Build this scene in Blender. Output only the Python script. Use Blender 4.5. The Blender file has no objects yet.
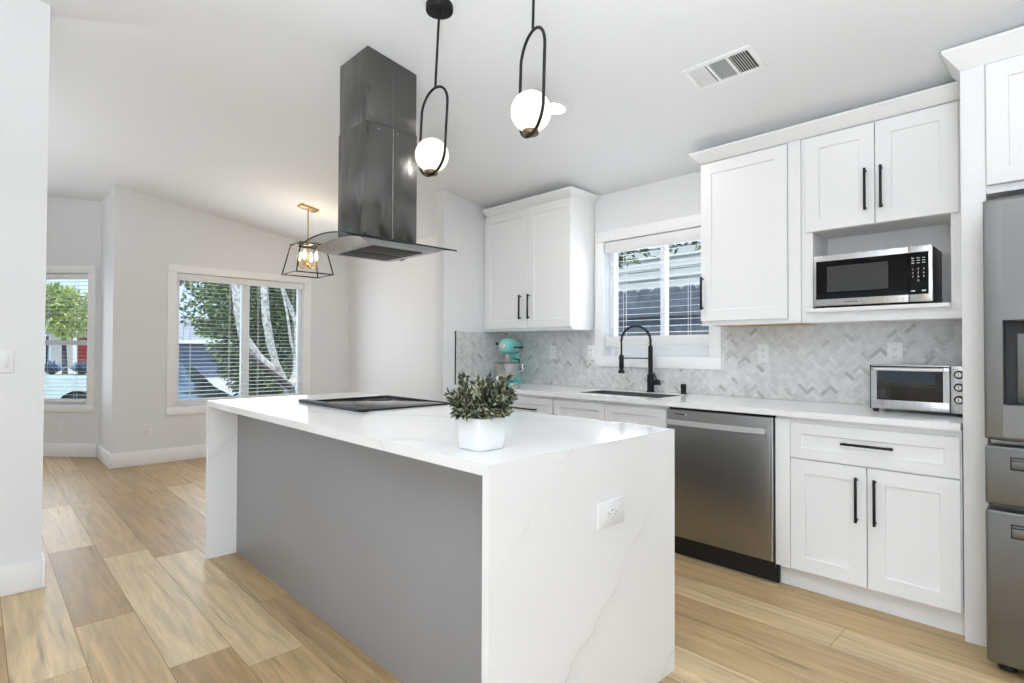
import bpy, bmesh, math, random
from math import sin, cos, pi, radians
from mathutils import Vector, Matrix

S = bpy.context.scene
COL = S.collection
random.seed(7)

# ------------------------------------------------------------------ camera
H = 1.2165
yaw, pitch, roll = 0.797294818, 0.0148390376, 0.00352368953
fw = Vector((-sin(yaw)*cos(pitch), cos(yaw)*cos(pitch), sin(pitch)))
rt = Vector((cos(yaw), sin(yaw), 0)); up = rt.cross(fw)
r2 = rt*cos(roll) + up*sin(roll); u2 = r2.cross(fw)
cd = bpy.data.cameras.new('camera'); cam = bpy.data.objects.new('camera', cd); COL.objects.link(cam)
cd.sensor_width = 36.0; cd.lens = 36.0*549.64/1024; cd.clip_start = 0.05; cd.clip_end = 300
cam.matrix_world = Matrix(((r2.x, u2.x, -fw.x, 0), (r2.y, u2.y, -fw.y, 0), (r2.z, u2.z, -fw.z, H), (0, 0, 0, 1)))
S.camera = cam
# ------------------------------------------------------------------ world, sun, daylight and fill lamps, exposure
S.view_settings.view_transform = 'Standard'; S.view_settings.look = 'None'
S.view_settings.exposure = 0.0; S.view_settings.gamma = 1.0; S.view_settings.use_curve_mapping = False
S.cycles.use_denoising = True
S.cycles.max_bounces = 12; S.cycles.diffuse_bounces = 8; S.cycles.glossy_bounces = 6
S.cycles.transparent_max_bounces = 24; S.cycles.sample_clamp_indirect = 6.0
W_ = bpy.data.worlds.new('sky'); S.world = W_; W_.use_nodes = True
nt = W_.node_tree; nt.nodes.clear()
wo = nt.nodes.new('ShaderNodeOutputWorld'); wb = nt.nodes.new('ShaderNodeBackground')
wr = nt.nodes.new('ShaderNodeValToRGB'); ws = nt.nodes.new('ShaderNodeSeparateXYZ'); wt = nt.nodes.new('ShaderNodeTexCoord')
nt.links.new(wt.outputs['Generated'], ws.inputs[0]); nt.links.new(ws.outputs['Z'], wr.inputs[0])
nt.links.new(wr.outputs[0], wb.inputs[0]); nt.links.new(wb.outputs[0], wo.inputs[0])
wr.color_ramp.elements[0].position = 0.0; wr.color_ramp.elements[0].color = (0.56, 0.72, 0.90, 1)
wr.color_ramp.elements[1].position = 0.5; wr.color_ramp.elements[1].color = (0.35, 0.60, 0.95, 1)
wb.inputs[1].default_value = 1.7

def lamp(name, kind, loc, power, col=(1, 1, 1), aim=None, size=None, sizey=None, shape=None, spread=None):
    d = bpy.data.lights.new(name, kind); o = bpy.data.objects.new(name, d); COL.objects.link(o)
    o.location = loc; d.energy = power; d.color = col
    if aim is not None: o.rotation_euler = Vector(aim).to_track_quat('-Z', 'Y').to_euler()
    if kind == 'AREA':
        d.shape = shape or ('RECTANGLE' if sizey else 'SQUARE'); d.size = size
        if sizey: d.size_y = sizey
        if spread: d.spread = spread
    return o
sun = lamp('sun', 'SUN', (5, -8, 12), 4.2, (1.0, 0.95, 0.86), aim=(-0.38, 0.33, -0.86)); sun.data.angle = 0.03
# added area lamps: daylight at the windows in view, fill from behind the viewpoint
DAY = (.82, .90, 1.0)
lamp('fill_rear_door', 'AREA', (1.35, -3.72, 1.15), 82, DAY, aim=(0, 1, 0), size=1.7, sizey=2.1)  # added fill lamp in the made-up door opening
lamp('daylight_dining_window', 'AREA', (-6.62, 2.26, 1.3), 15, DAY, aim=(1, 0, 0), size=1.35, sizey=1.4)
lamp('sky_on_dining_blind', 'AREA', (-7.05, 2.26, 1.3), 7, DAY, aim=(1, 0, 0), size=1.35, sizey=1.4)
lamp('sky_on_sink_blind', 'AREA', (-2.18, 3.80, 1.65), 4.5, DAY, aim=(0, -1, 0), size=.8, sizey=.8)
lamp('daylight_bay_window', 'AREA', tuple(Vector((-7.98, .70, 1.3))+Vector((-.663, .748, 0))*-.12), 15, DAY, aim=(0.663, -0.748, 0), size=0.72, sizey=1.4)
lamp('daylight_sink_window', 'AREA', (-2.18, 3.50, 1.65), 3.5, DAY, aim=(0, -1, 0), size=0.8, sizey=0.8)
# added fill lamps, without fixtures, that brighten the vaulted ceiling (kitchen side behind the viewpoint, living side behind the partition)
lamp('ceiling_fill_kitchen', 'AREA', (.5, -.7, .6), 164, (.82, .91, 1.0), aim=(-.06, .10, 1), size=.5, spread=radians(130))
lamp('ceiling_fill_living', 'AREA', (-5.6, -1.6, 1.05), 32, (.85, .92, 1.0), aim=(0, .2, 1), size=.5, spread=radians(130))

# ------------------------------------------------------------------ materials
def node_mat(name):
    m = bpy.data.materials.new(name); m.use_nodes = True
    n = m.node_tree.nodes; return m, n, m.node_tree.links, n['Principled BSDF']
def mat(name, col, rough=0.5, metal=0.0, bump=None, noise=None, emit=None, spec=None, coat=0.0):
    """bump=(scale, strength); noise=(scale, amount) slight value variation"""
    m, n, l, b = node_mat(name)
    b.inputs['Base Color'].default_value = (*col, 1); b.inputs['Roughness'].default_value = rough
    b.inputs['Metallic'].default_value = metal
    if spec is not None: b.inputs['Specular IOR Level'].default_value = spec
    if coat: b.inputs['Coat Weight'].default_value = coat; b.inputs['Coat Roughness'].default_value = 0.06
    tc = n.new('ShaderNodeTexCoord')
    if noise:
        t = n.new('ShaderNodeTexNoise'); t.inputs['Scale'].default_value = noise[0]; t.inputs['Detail'].default_value = 4
        l.new(tc.outputs['Object'], t.inputs['Vector'])
        r = n.new('ShaderNodeValToRGB'); a = noise[1]
        r.color_ramp.elements[0].position = .3; r.color_ramp.elements[1].position = .7
        r.color_ramp.elements[0].color = (*[max(0, c*(1-a)) for c in col], 1); r.color_ramp.elements[1].color = (*[min(1, c*(1+a)) for c in col], 1)
        l.new(t.outputs[0], r.inputs[0]); l.new(r.outputs[0], b.inputs['Base Color'])
    if bump:
        t = n.new('ShaderNodeTexNoise'); t.inputs['Scale'].default_value = bump[0]; t.inputs['Detail'].default_value = 3
        l.new(tc.outputs['Object'], t.inputs['Vector'])
        bp = n.new('ShaderNodeBump'); bp.inputs['Strength'].default_value = bump[1]; bp.inputs['Distance'].default_value = 0.01
        l.new(t.outputs[0], bp.inputs['Height']); l.new(bp.outputs[0], b.inputs['Normal'])
    if emit:
        b.inputs['Emission Color'].default_value = (*emit[0], 1); b.inputs['Emission Strength'].default_value = emit[1]
    return m
def steel(name, col, rough, stretch=(1, 1, 60), wob=0.0, aniso=0.0):
    """brushed metal: fine streaks in roughness, optional large-scale waviness"""
    m, n, l, b = node_mat(name)
    b.inputs['Base Color'].default_value = (*col, 1); b.inputs['Metallic'].default_value = 1.0
    tc = n.new('ShaderNodeTexCoord'); mp = n.new('ShaderNodeMapping'); mp.inputs['Scale'].default_value = stretch
    t = n.new('ShaderNodeTexNoise'); t.inputs['Scale'].default_value = 8; t.inputs['Detail'].default_value = 5
    l.new(tc.outputs['Object'], mp.inputs[0]); l.new(mp.outputs[0], t.inputs['Vector'])
    mr = n.new('ShaderNodeMapRange'); mr.inputs['To Min'].default_value = rough*.8; mr.inputs['To Max'].default_value = rough*1.25
    l.new(t.outputs[0], mr.inputs[0]); l.new(mr.outputs[0], b.inputs['Roughness'])
    if wob:
        t2 = n.new('ShaderNodeTexNoise'); t2.inputs['Scale'].default_value = 5.5; t2.inputs['Detail'].default_value = 1.5
        mp2 = n.new('ShaderNodeMapping'); mp2.inputs['Scale'].default_value = (1, 1, .45)
        l.new(tc.outputs['Object'], mp2.inputs[0]); l.new(mp2.outputs[0], t2.inputs['Vector'])
        bp = n.new('ShaderNodeBump'); bp.inputs['Strength'].default_value = wob; bp.inputs['Distance'].default_value = 0.05
        l.new(t2.outputs[0], bp.inputs['Height']); l.new(bp.outputs[0], b.inputs['Normal'])
    return m
def tone_mat(name, stops, rough=0.5, spec=None, grain=None):
    """per-face attribute 'tone' picks the colour (each leaf, tile or plank has its own)"""
    m, n, l, b = node_mat(name); b.inputs['Roughness'].default_value = rough
    if spec is not None: b.inputs['Specular IOR Level'].default_value = spec
    a = n.new('ShaderNodeAttribute'); a.attribute_name = 'tone'
    r = n.new('ShaderNodeValToRGB'); e = r.color_ramp.elements
    e[0].position, e[0].color = stops[0][0], (*stops[0][1], 1); e[1].position, e[1].color = stops[-1][0], (*stops[-1][1], 1)
    for p, c in stops[1:-1]: q = e.new(p); q.color = (*c, 1)
    l.new(a.outputs['Fac'], r.inputs[0]); l.new(r.outputs[0], b.inputs['Base Color'])
    return m, n, l, b, a, r

M = {}
M['wall'] = mat('wall_paint', (.80, .803, .81), .6, bump=(260, .06))
M['ceil'] = mat('ceiling_paint', (.815, .825, .84), .7, bump=(180, .08))
M['trim'] = mat('trim_paint', (.92, .92, .92), .35)
M['cab'] = mat('cabinet_lacquer', (.86, .86, .86), .32)
M['black'] = mat('black_metal', (.008, .008, .009), .5, spec=.3)
M['blackplastic'] = mat('black_plastic', (.010, .010, .011), .4)
M['blackglass'] = mat('black_glass', (.004, .004, .005), .05, spec=.22)
M['grayglass'] = mat('oven_window_glass', (.06, .06, .06), .12, spec=.25)
M['bronze'] = mat('dark_bronze', (.035, .028, .022), .38, .8)
M['brass'] = mat('brushed_brass', (.62, .40, .17), .3, 1.0)
M['brownmetal'] = mat('aged_brass', (.20, .13, .08), .4, .8)
M['grey'] = mat('grey_panel_paint', (.305, .305, .312), .38, noise=(2, .03))
M['steel'] = steel('brushed_steel', (.56, .56, .56), .28, (60, 60, 1))
M['sinksteel'] = mat('sink_steel', (.16, .16, .16), .4, .5)
M['handlesteel'] = mat('satin_handle', (.66, .66, .655), .42, .55)
M['fridge'] = steel('fridge_steel', (.215, .215, .21), .40, (60, 60, 1))
M['darksteel'] = steel('dark_steel', (.31, .305, .295), .30, (60, 60, 1))
M['hoodsteel'] = steel('hood_steel', (.155, .153, .147), .18, (40, 40, 1), wob=.42)
M['hoodbody'] = steel('hood_body_steel', (.54, .56, .59), .36, (1, 40, 40))
M['filter'] = mat('hood_filter', (.05, .05, .05), .5, .6)
M['trimgrey'] = mat('cooktop_trim', (.07, .075, .085), .55, spec=.3)
M['cooktop'] = mat('cooktop_glass', (.006, .006, .007), .04)
M['cavity'] = mat('oven_cavity', (.15, .125, .10), .5, .3)
M['chrome'] = mat('chrome', (.75, .75, .76), .1, 1.0)
M['plastic'] = mat('white_plastic', (.83, .83, .83), .35)
M['slot'] = mat('outlet_slot', (.06, .06, .06), .5)
M['globe'] = mat('opal_glass', (.9, .88, .82), .2, emit=((1.0, .90, .70), .62))
M['bulb'] = mat('lit_bulb', (1, .9, .7), .2, emit=((1.0, .74, .40), 9))
M['led'] = mat('led_lens', (1, 1, 1), .3, emit=((1.0, .97, .92), 6))
M['pot'] = mat('white_ceramic', (.86, .86, .86), .12, coat=.5)
M['soil'] = mat('soil', (.06, .045, .03), .9)
M['aqua'] = mat('aqua_enamel', (.20, .60, .56), .18, coat=.6)
M['slat'] = mat('white_blind', (.84, .84, .83), .4)
M['cord'] = mat('blind_cord', (.80, .80, .79), .7)
M['ply'] = mat('raw_plywood', (.55, .38, .22), .6, noise=(14, .15))
M['stem'] = mat('plant_stem', (.10, .085, .05), .8)
# clear pane / canopy glass: mostly transparent with a faint reflection
def glass(name, tint, refl):
    m, n, l, b = node_mat(name); n.remove(b)
    t = n.new('ShaderNodeBsdfTransparent'); t.inputs[0].default_value = (*tint, 1)
    g = n.new('ShaderNodeBsdfGlossy'); g.inputs['Roughness'].default_value = .03
    mx = n.new('ShaderNodeMixShader'); mx.inputs[0].default_value = refl
    l.new(t.outputs[0], mx.inputs[1]); l.new(g.outputs[0], mx.inputs[2]); l.new(mx.outputs[0], n['Material Output'].inputs[0])
    return m
M['pane'] = glass('window_glass', (.97, .98, .98), .03)
M['canopy'] = glass('hood_glass', (.80, .82, .82), .10)
M['clear'] = glass('lantern_glass', (.97, .97, .97), .02)
M['ovenglass'] = glass('toaster_glass', (.36, .33, .29), .06)

def quartz():
    m, n, l, b = node_mat('white_quartz'); b.inputs['Roughness'].default_value = .09
    tc = n.new('ShaderNodeTexCoord'); sp = n.new('ShaderNodeSeparateXYZ'); l.new(tc.outputs['Object'], sp.inputs[0])
    nz = n.new('ShaderNodeTexNoise'); nz.inputs['Scale'].default_value = 4.5; nz.inputs['Detail'].default_value = 6
    l.new(tc.outputs['Object'], nz.inputs['Vector'])
    def math_(op, a, b_=None, c=None):
        q = n.new('ShaderNodeMath'); q.operation = op
        for i, v in enumerate((a, b_, c)):
            if v is None: continue
            if isinstance(v, (int, float)): q.inputs[i].default_value = v
            else: l.new(v, q.inputs[i])
        return q.outputs[0]
    wob = math_('MULTIPLY', math_('SUBTRACT', nz.outputs[0], .5), .17)
    # diagonal veins running through the slab: z - 1.25*y + 0.55*x
    base = math_('ADD', math_('ADD', math_('SUBTRACT', sp.outputs['Z'], math_('MULTIPLY', sp.outputs['Y'], .92)), math_('MULTIPLY', sp.outputs['X'], .55)), wob)
    mask = n.new('ShaderNodeTexNoise'); mask.inputs['Scale'].default_value = 2.3; l.new(tc.outputs['Object'], mask.inputs['Vector'])
    fade = n.new('ShaderNodeMapRange'); fade.inputs['From Min'].default_value = .38; fade.inputs['From Max'].default_value = .62
    l.new(mask.outputs[0], fade.inputs[0])
    fr = math_('ABSOLUTE', math_('SUBTRACT', math_('FRACT', math_('MULTIPLY', base, 1.45)), .5))
    v = n.new('ShaderNodeMapRange'); v.inputs['From Min'].default_value = 0; v.inputs['From Max'].default_value = .011
    v.inputs['To Min'].default_value = 1; v.inputs['To Max'].default_value = 0; l.new(fr, v.inputs[0])
    fr2 = math_('ABSOLUTE', math_('SUBTRACT', math_('FRACT', math_('MULTIPLY', base, 1.45)), .47))
    v2 = n.new('ShaderNodeMapRange'); v2.inputs['From Min'].default_value = 0; v2.inputs['From Max'].default_value = .12
    v2.inputs['To Min'].default_value = .22; v2.inputs['To Max'].default_value = 0; l.new(fr2, v2.inputs[0])
    f = math_('MULTIPLY', math_('MAXIMUM', v.outputs[0], v2.outputs[0]), math_('ADD', math_('MULTIPLY', fade.outputs[0], .42), .05))
    mx = n.new('ShaderNodeMix'); mx.data_type = 'RGBA'
    mx.inputs['A'].default_value = (.89, .89, .89, 1); mx.inputs['B'].default_value = (.42, .40, .38, 1)
    l.new(f, mx.inputs['Factor']); l.new(mx.outputs['Result'], b.inputs['Base Color'])
    return m
M['quartz'] = quartz()
def speckled():
    m, n, l, b = node_mat('counter_quartz'); b.inputs['Roughness'].default_value = .10
    tc = n.new('ShaderNodeTexCoord'); t = n.new('ShaderNodeTexNoise'); t.inputs['Scale'].default_value = 180; t.inputs['Detail'].default_value = 2
    l.new(tc.outputs['Object'], t.inputs['Vector']); r = n.new('ShaderNodeValToRGB')
    r.color_ramp.elements[0].position = .35; r.color_ramp.elements[0].color = (.84, .84, .84, 1)
    r.color_ramp.elements[1].position = .55; r.color_ramp.elements[1].color = (.90, .90, .90, 1)
    l.new(t.outputs[0], r.inputs[0]); l.new(r.outputs[0], b.inputs['Base Color']); return m
M['counter'] = speckled()
def oak():
    m, n, l, b, a, r = tone_mat('oak_plank', [(0, (.43, .285, .14)), (.35, (.51, .355, .18)), (.65, (.575, .41, .22)), (1, (.66, .50, .295))], .30)
    tc = n.new('ShaderNodeTexCoord')
    off = n.new('ShaderNodeVectorMath'); off.operation = 'MULTIPLY_ADD'; off.inputs[1].default_value = (37.0, 11.0, 53.0)
    l.new(a.outputs['Vector'], off.inputs[0]); l.new(tc.outputs['Object'], off.inputs[2])
    mp = n.new('ShaderNodeMapping'); mp.inputs['Scale'].default_value = (.9, 11, 1); l.new(off.outputs[0], mp.inputs[0])
    g = n.new('ShaderNodeTexNoise'); g.inputs['Scale'].default_value = 2.2; g.inputs['Detail'].default_value = 9; g.inputs['Roughness'].default_value = .65
    g.inputs['Distortion'].default_value = .7; l.new(mp.outputs[0], g.inputs['Vector'])
    gr = n.new('ShaderNodeMapRange'); gr.inputs['From Min'].default_value = .25; gr.inputs['From Max'].default_value = .75
    gr.inputs['To Min'].default_value = .60; gr.inputs['To Max'].default_value = 1.24; l.new(g.outputs[0], gr.inputs[0])
    mp2 = n.new('ShaderNodeMapping'); mp2.inputs['Scale'].default_value = (.55, 3.4, 1); l.new(off.outputs[0], mp2.inputs[0])
    k = n.new('ShaderNodeTexVoronoi'); k.inputs['Scale'].default_value = 1.15; l.new(mp2.outputs[0], k.inputs['Vector'])
    kr = n.new('ShaderNodeMapRange'); kr.inputs['From Min'].default_value = .015; kr.inputs['From Max'].default_value = .085
    kr.inputs['To Min'].default_value = .55; kr.inputs['To Max'].default_value = 1; l.new(k.outputs['Distance'], kr.inputs[0])
    mp3 = n.new('ShaderNodeMapping'); mp3.inputs['Scale'].default_value = (1.2, 26, 1); l.new(off.outputs[0], mp3.inputs[0])
    c = n.new('ShaderNodeTexNoise'); c.inputs['Scale'].default_value = 1.6; c.inputs['Detail'].default_value = 4; l.new(mp3.outputs[0], c.inputs['Vector'])
    cr = n.new('ShaderNodeMapRange'); cr.inputs['From Min'].default_value = .64; cr.inputs['From Max'].default_value = .74
    cr.inputs['To Min'].default_value = 1; cr.inputs['To Max'].default_value = .58; l.new(c.outputs[0], cr.inputs[0])
    m1 = n.new('ShaderNodeMath'); m1.operation = 'MULTIPLY'; l.new(gr.outputs[0], m1.inputs[0]); l.new(kr.outputs[0], m1.inputs[1])
    m2 = n.new('ShaderNodeMath'); m2.operation = 'MULTIPLY'; l.new(m1.outputs[0], m2.inputs[0]); l.new(cr.outputs[0], m2.inputs[1])
    vm = n.new('ShaderNodeVectorMath'); vm.operation = 'SCALE'; l.new(r.outputs[0], vm.inputs[0]); l.new(m2.outputs[0], vm.inputs['Scale'])
    l.new(vm.outputs[0], b.inputs['Base Color'])
    rr = n.new('ShaderNodeMapRange'); rr.inputs['To Min'].default_value = .32; rr.inputs['To Max'].default_value = .50; l.new(g.outputs[0], rr.inputs[0]); l.new(rr.outputs[0], b.inputs['Roughness'])
    return m
M['oak'] = oak()
M['subfloor'] = mat('plank_joint', (.16, .11, .06), .8)
def marble():
    m, n, l, b, a, r = tone_mat('marble_mosaic', [(0, (.46, .455, .44)), (.2, (.62, .618, .61)), (.5, (.69, .688, .68)), (1, (.76, .758, .75))], .28)
    tc = n.new('ShaderNodeTexCoord'); t = n.new('ShaderNodeTexNoise'); t.inputs['Scale'].default_value = 22; t.inputs['Detail'].default_value = 5
    l.new(tc.outputs['Object'], t.inputs['Vector']); mr = n.new('ShaderNodeMapRange'); mr.inputs['From Min'].default_value = .3; mr.inputs['From Max'].default_value = .7
    mr.inputs['To Min'].default_value = .88; mr.inputs['To Max'].default_value = 1.08; l.new(t.outputs[0], mr.inputs[0])
    vm = n.new('ShaderNodeVectorMath'); vm.operation = 'SCALE'; l.new(r.outputs[0], vm.inputs[0]); l.new(mr.outputs[0], vm.inputs['Scale']); l.new(vm.outputs[0], b.inputs['Base Color'])
    return m
M['marble'] = marble()
M['grout'] = mat('tile_grout', (.60, .595, .58), .8)
M['leafpot'] = tone_mat('boxwood_leaf', [(0, (.018, .022, .014)), (.3, (.06, .07, .04)), (.65, (.20, .225, .13)), (1, (.60, .60, .44))], .5)[0]
M['leafdark'] = tone_mat('hedge_leaf', [(0, (.02, .045, .02)), (.45, (.07, .14, .05)), (.8, (.20, .30, .10)), (1, (.42, .47, .22))], .5)[0]
M['leaflime'] = tone_mat('lime_leaf', [(0, (.26, .34, .07)), (.5, (.50, .58, .16)), (1, (.74, .78, .34))], .5)[0]
M['leafblue'] = tone_mat('agave_leaf', [(0, (.07, .11, .17)), (.5, (.17, .24, .36)), (1, (.34, .43, .56))], .5)[0]
M['hedgecore'] = mat('hedge_core_shade', (.020, .038, .018), .9, noise=(14, .6))  # dark colour of the added hedge core, standing in for inner shade
M['bark'] = mat('white_bark', (.70, .66, .62), .8, noise=(16, .55))
M['darkbark'] = mat('dark_bark', (.10, .085, .075), .9, noise=(9, .3))
M['fence'] = mat('weathered_fence', (.16, .18, .21), .8, noise=(6, .3))
M['siding'] = mat('white_siding', (.88, .88, .87), .7)
M['cream'] = mat('cream_siding', (.80, .74, .62), .7)
M['bluegrey'] = mat('blue_grey_paint', (.11, .15, .22), .5)
M['roofing'] = mat('roof_shingle', (.34, .35, .37), .9, noise=(5, .2))
M['darkroof'] = mat('dark_shingle', (.10, .10, .11), .9, noise=(5, .2))
M['concrete'] = mat('driveway_concrete', (.58, .56, .53), .9, noise=(2, .08))
M['soilgreen'] = mat('yard_ground', (.16, .16, .10), .95, noise=(2, .3))
M['mint'] = mat('mint_car_paint', (.60, .70, .675), .5, coat=.2)
M['darkcar'] = mat('dark_car_paint', (.012, .016, .024), .12, coat=1.0)
M['tyre'] = mat('tyre_rubber', (.02, .02, .022), .8)
M['carglass'] = mat('car_glass', (.02, .025, .03), .05)
M['reddoor'] = mat('red_door_paint', (.40, .04, .03), .5)

# ------------------------------------------------------------------ mesh helpers
def box(bm, x0, x1, y0, y1, z0, z1, b=0.0, seg=2):
    x0, x1 = min(x0, x1), max(x0, x1); y0, y1 = min(y0, y1), max(y0, y1); z0, z1 = min(z0, z1), max(z0, z1)
    vs = [bm.verts.new((x, y, z)) for z in (z0, z1) for x, y in ((x0, y0), (x1, y0), (x1, y1), (x0, y1))]
    fs = [bm.faces.new([vs[i] for i in q]) for q in ((3, 2, 1, 0), (4, 5, 6, 7), (0, 1, 5, 4), (1, 2, 6, 5), (2, 3, 7, 6), (3, 0, 4, 7))]
    if b > 0:
        es = set(e for f in fs for e in f.edges)
        bmesh.ops.bevel(bm, geom=list(es), offset=b, offset_type='OFFSET', segments=seg, affect='EDGES', profile=.5, clamp_overlap=True)
    return bm
def hexa(bm, lo, hi, b=0.0):
    """eight corners: four of the bottom, four of the top (counter-clockwise from above)"""
    vs = [bm.verts.new(p) for p in lo] + [bm.verts.new(p) for p in hi]
    fs = [bm.faces.new([vs[i] for i in q]) for q in ((3, 2, 1, 0), (4, 5, 6, 7), (0, 1, 5, 4), (1, 2, 6, 5), (2, 3, 7, 6), (3, 0, 4, 7))]
    if b > 0:
        es = set(e for f in fs for e in f.edges)
        bmesh.ops.bevel(bm, geom=list(es), offset=b, offset_type='OFFSET', segments=2, affect='EDGES', profile=.5, clamp_overlap=True)
def frame_of(d):
    d = Vector(d).normalized(); a = Vector((0, 0, 1)) if abs(d.z) < .95 else Vector((1, 0, 0))
    u = d.cross(a).normalized(); return u, u.cross(d).normalized(), d
def cyl(bm, p0, p1, r0, r1=None, n=20):
    r1 = r0 if r1 is None else r1; p0, p1 = Vector(p0), Vector(p1); u, v, d = frame_of(p1-p0)
    A = [bm.verts.new(p0+(u*cos(2*pi*i/n)+v*sin(2*pi*i/n))*r0) for i in range(n)]
    B = [bm.verts.new(p1+(u*cos(2*pi*i/n)+v*sin(2*pi*i/n))*r1) for i in range(n)]
    for i in range(n): bm.faces.new((A[i], B[i], B[(i+1) % n], A[(i+1) % n]))
    bm.faces.new(A); bm.faces.new(B[::-1])
def tube(bm, pts, r, n=10, closed=False, radii=None):
    pts = [Vector(p) for p in pts]; N = len(pts); rings = []
    d0 = (pts[1]-pts[0]); u, v, _ = frame_of(d0)
    for i, p in enumerate(pts):
        if closed: d = (pts[(i+1) % N]-pts[i-1])
        else: d = pts[min(i+1, N-1)]-pts[max(i-1, 0)]
        d.normalize(); u = (u-d*u.dot(d)).normalized(); v = d.cross(u)
        rr = radii[i] if radii else r
        rings.append([bm.verts.new(p+(u*cos(2*pi*k/n)+v*sin(2*pi*k/n))*rr) for k in range(n)])
    for i in range(N if closed else N-1):
        a, b_ = rings[i], rings[(i+1) % N]
        for k in range(n): bm.faces.new((a[k], a[(k+1) % n], b_[(k+1) % n], b_[k]))
    if not closed: bm.faces.new(rings[0][::-1]); bm.faces.new(rings[-1])
def ball(bm, c, r, sx=1, sy=1, sz=1, u=28, v=16):
    ret = bmesh.ops.create_uvsphere(bm, u_segments=u, v_segments=v, radius=r)
    for q in ret['verts']: q.co = Vector((c[0]+q.co.x*sx, c[1]+q.co.y*sy, c[2]+q.co.z*sz))
def lathe(bm, prof, c, n=28, axis='z'):
    rings = []
    for r, h in prof:
        ring = []
        for i in range(n):
            a = 2*pi*i/n; p = {'z': (r*cos(a), r*sin(a), h), 'y': (r*cos(a), h, -r*sin(a)), 'x': (h, r*cos(a), r*sin(a))}[axis]
            ring.append(bm.verts.new((c[0]+p[0], c[1]+p[1], c[2]+p[2])))
        rings.append(ring)
    for a, b_ in zip(rings, rings[1:]):
        for i in range(n): bm.faces.new((a[i], a[(i+1) % n], b_[(i+1) % n], b_[i]))
    bm.faces.new(rings[0][::-1]); bm.faces.new(rings[-1])
def prism(bm, poly, axis, a0, a1):
    """poly: 2-d outline; axis 'x' -> poly is (y,z), 'y' -> (x,z), 'z' -> (x,y)"""
    def P(p, a): return {'x': (a, p[0], p[1]), 'y': (p[0], a, p[1]), 'z': (p[0], p[1], a)}[axis]
    A = [bm.verts.new(P(p, a0)) for p in poly]; B = [bm.verts.new(P(p, a1)) for p in poly]; n = len(poly)
    for i in range(n): bm.faces.new((A[i], A[(i+1) % n], B[(i+1) % n], B[i]))
    bm.faces.new(A[::-1]); bm.faces.new(B)
    bmesh.ops.recalc_face_normals(bm, faces=bm.faces[:])

BASE = {}                                             # world position of every root and part
def finish(name, me, m, parent, org):
    me.materials.append(m)
    o = bpy.data.objects.new(name, me); COL.objects.link(o)
    if parent is not None: o.parent = parent
    else: o.location = org
    BASE[o.name] = org
    return o
def part(name, bm, m, parent=None, smooth=True, org=None):
    """link a bmesh (in world coordinates) as one mesh object under parent"""
    if parent is not None: org = BASE[parent.name]
    elif org is None:
        xs = [v.co for v in bm.verts]
        org = Vector(((min(p.x for p in xs)+max(p.x for p in xs))/2, (min(p.y for p in xs)+max(p.y for p in xs))/2, min(p.z for p in xs)))
    bmesh.ops.translate(bm, vec=-Vector(org), verts=bm.verts[:])
    me = bpy.data.meshes.new(name); bm.to_mesh(me); bm.free()
    if smooth:
        me.shade_smooth(); me.set_sharp_from_angle(angle=radians(32))
    return finish(name, me, m, parent, Vector(org))
def raw(name, verts, faces, tones, m, parent=None, org=(0, 0, 0)):
    org = BASE[parent.name] if parent is not None else Vector(org)
    me = bpy.data.meshes.new(name); me.from_pydata([(Vector(v)-org)[:] for v in verts], [], faces); 
    a = me.attributes.new('tone', 'FLOAT', 'FACE'); a.data.foreach_set('value', tones); me.update()
    return finish(name, me, m, parent, org)
def tag(o, label, cat, group=None):
    o['label'] = label; o['category'] = cat
    if group: o['group'] = group
    return o
def thing(name, label, cat, loc, group=None):
    o = bpy.data.objects.new(name, None); COL.objects.link(o); o.location = loc; o.empty_display_size = .1
    BASE[o.name] = Vector(loc); return tag(o, label, cat, group)
def struct(name, bm=None, m=None, loc=None, parent=None):
    if bm is None:
        o = bpy.data.objects.new(name, None); COL.objects.link(o); o.location = loc; BASE[o.name] = Vector(loc); o.empty_display_size = .1
    else: o = part(name, bm, m, parent)
    if parent is None: o['kind'] = 'structure'
    return o
B = bmesh.new
def bxo(name, m, parent, *dims, b=0.0):
    bm = B(); box(bm, *dims, b=b); return part(name, bm, m, parent)

# ------------------------------------------------------------------ room shell
YW = 3.58                                              # kitchen wall
RIDGE = -0.9
def ceil(y): return 2.458 + .158*(YW-y) if y >= RIDGE else 2.458 + .158*(YW-RIDGE) - .158*(RIDGE-y)

def planks():
    V, F, T = [], [], []
    w = .22; y = .323-20*w
    while y < YW+.15:
        x = -9.6 + random.uniform(0, 1.6)-1.6
        while x < 2.4:
            L = random.choice((1.2, 1.52, 1.52, 1.83, .9)); g = .0009
            i = len(V); V += [(x+g, y+g, 0), (x+L-g, y+g, 0), (x+L-g, y+w-g, 0), (x+g, y+w-g, 0)]; F.append((i, i+1, i+2, i+3)); T.append(random.random()); x += L
        y += w
    return raw('floor', V, F, T, M['oak'])
fl = planks(); fl['kind'] = 'structure'
bm = B(); box(bm, -9.6, 2.6, -3.8, YW+.15, -.15, -.0015); part('subfloor', bm, M['subfloor'], fl)

bm = B()
prism(bm, [(-3.85, ceil(-3.85)), (RIDGE, ceil(RIDGE)), (YW+.2, ceil(YW+.2)), (YW+.2, ceil(YW+.2)+.16), (RIDGE, ceil(RIDGE)+.16), (-3.85, ceil(-3.85)+.16)], 'x', -8.8, 2.6)
struct('ceiling', bm, M['ceil'])

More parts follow.
